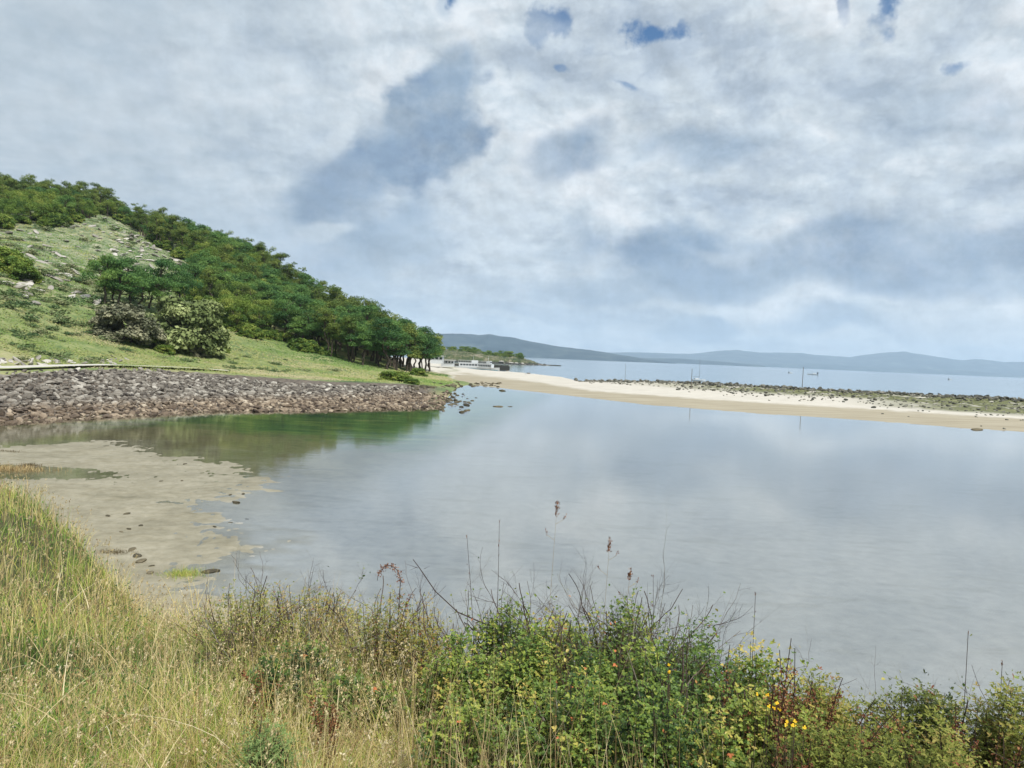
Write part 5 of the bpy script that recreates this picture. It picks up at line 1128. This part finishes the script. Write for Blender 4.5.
# dock with an arching rusty spray
def dock(px, py, D, label, rng, arch=True, n=3, spread=.12):
    x, y = spot(px, D); z = H1(x, y); h = topz(px, py, D)-z; e = thing('dry_dock', label, 'plant', (x, y, z)); a = Acc(); Cs = []; Ds = []
    for i in range(n):
        o = rng.normal(0, spread*.5, 2); t = np.linspace(0, 1, 24)[:, None]
        if arch and i == 0: P = np.concatenate([np.linspace(0, 0, 12)[:, None]*0+np.column_stack([np.linspace(.03, .05, 12), np.zeros(12), np.linspace(0, h-.1, 12)]), np.column_stack([.05-.075*(1-np.cos(np.linspace(0, math.pi, 12))), np.zeros(12), h-.1+.10*np.sin(np.linspace(0, math.pi, 12))])])
        else: P = t*np.array([o[0]*1.6, o[1], h*rng.uniform(.8, 1.05)])+np.sin(t*3)*rng.normal(0, .02, 3)-np.array([0, 0, 1])*(t**4)*h*rng.uniform(0, .14)+np.array([1, 0, 0])*(t**4)*rng.normal(0, .08)
        a.tube(P, np.linspace(.0035, .0015, len(P)), 5, .2)
        k = 230; q = rng.uniform(.42, 1, k); idx = (q*(len(P)-2)).astype(int); Cs.append(P[idx]+rng.normal(0, .011, (k, 3))); Ds.append(rng.normal(0, 1, (k, 3)))
    C = np.concatenate(Cs); d = np.concatenate(Ds); L = rng.uniform(.007, .015, len(C)); V, Q = leaves(C, d, rng.normal(0, 1, d.shape), L, L*.7)
    obj('stalk', a.build('stalk', M_twig), e); obj('seed_head', mesh('seed_head', V, Q, M_rust, {'tint': np.repeat(rng.random(len(C)), 8)}), e)
dock(392, 566, 4.8, 'rusty dock with one seed spray arching over to the left', rg)
dock(792, 645, 3.3, 'dark rust-red tangle of dry seed stems on the falling hedge', rg, False, 16, .20); dock(818, 662, 3.3, 'dry brown seed stems at the right side of the rust-red tangle', rg, False, 13, .16)
dock(808, 690, 2.9, 'lower rust-red stems hanging under the red tangle', rg, False, 10, .14)
dock(905, 694, 3.9, 'brown seed plant with curled heads at the lower right', rg, False, 4, .12); dock(953, 670, 3.9, 'brown dry seed stems left of the tallest upright stalk', rg, False, 4, .10); dock(862, 694, 3.4, 'reddish dry stems in the gap right of the rust-red tangle', rg, False, 6, .2); dock(985, 690, 3.5, 'reddish dry stems beside the second upright stalk', rg, False, 7, .22); dock(930, 706, 3.2, 'low brown dry stems in the yellow-green clump at the lower right', rg, False, 6, .25)
dock(745, 650, 3.9, 'small red-brown seed stems above the yellowing bramble', rg, False, 3, .16)
dock(330, 690, 3.7, 'dry reddish stems in the tall grass left of centre', rg, False, 5, .2); dock(265, 650, 4.5, 'rusty stems in the dark gap of the left grass', rg, False, 4, .2)
# yellow flowers
def flowers(px, py, D, n, spread, label, rng):
    x, y = spot(px, D); z = H1(x, y); zt = topz(px, py, D)-z; e = thing('yellow_flower_plant', label, 'flowers', (x, y, z)); a = Acc(); V_ = []; Q_ = []; T_ = []; acc = Acc()
    for i in range(n):
        p = np.array([rng.normal(0, spread), rng.normal(-.05, .05), zt+rng.normal(0, spread*.6)]); a.tube([(p[0]*.5, p[1], 0), (p[0]*.8, p[1], p[2]*.6), p], [.002, .0015, .001], 4, .5, cap=False)
        nrm = np.array([rng.normal(0, .4), -1, rng.normal(.6, .3)])
        dd = rng.normal(0, 1, (5, 3)); dd = dd-(dd@nrm)[:, None]*nrm/(nrm@nrm); V, Q = leaves(np.tile(p, (5, 1)), dd, np.tile(nrm, (5, 1)), np.full(5, .008), np.full(5, .0065)); acc.add(V, Q, None, float(rng.random()))
    obj('stem', a.build('stem', M_twig), e); obj('blossom', acc.build('blossom', M_yellow), e)
flowers(770, 700, 2.9, 5, .020, 'left cluster of small yellow flowers in the dark bramble', rg); flowers(790, 716, 2.9, 7, .024, 'right cluster of small yellow flowers in the dark bramble', rg); flowers(668, 664, 3.3, 3, .02, 'few yellow-orange leaves among the green hedge', rg)  # last cluster stands in for yellow-orange leaves, built as blossoms
# tufts out on the flat
def tuft(px, py, n, h, spread, mat, label, seed, dy=1.0, wd=.006, name='grass_tuft'):
    rng = np.random.default_rng(seed); x, y, z = ground(px, py); z = max(z, -.02); ox = rng.normal(0, spread, n); oy = rng.normal(0, spread*dy, n)
    V, Q, P = blades(np.stack([ox, oy, np.zeros(n)-.02], 1), h*rng.uniform(.4, 1.1, n), np.full(n, wd), rng.uniform(0, 6.28, n), h*rng.uniform(.1, .7, n), 3)
    obj(name, mesh(name, V, Q, mat, {'tint': np.repeat(np.clip(rng.normal(.5, .15, n), 0, 1), 8)}), None, (x, y, z), 0, label, 'grass tuft')
tuft(184, 575, 900, .22, .30, M_grass, 'yellow-green grass islet at the water edge of the sand flat', 71, .8, .009)
tuft(114, 552, 500, .10, .28, M_weed, 'brown weed tuft on the sand flat left of the grass islet', 72, .5, .01, 'weed_tuft')
tuft(12, 470, 900, .34, .9, M_straw, 'pale reed tuft on the flat at the left edge', 73, .4, .02, 'reed_tuft'); tuft(30, 466, 250, .22, .25, M_weed, 'dark brown clump at the end of the pale reed tuft', 74, .5, .02, 'weed_tuft'); tuft(8, 452, 200, .12, .5, M_weed, 'thin brown weed strip on the far side of the flat at the left edge', 75, .3, .02, 'weed_tuft')
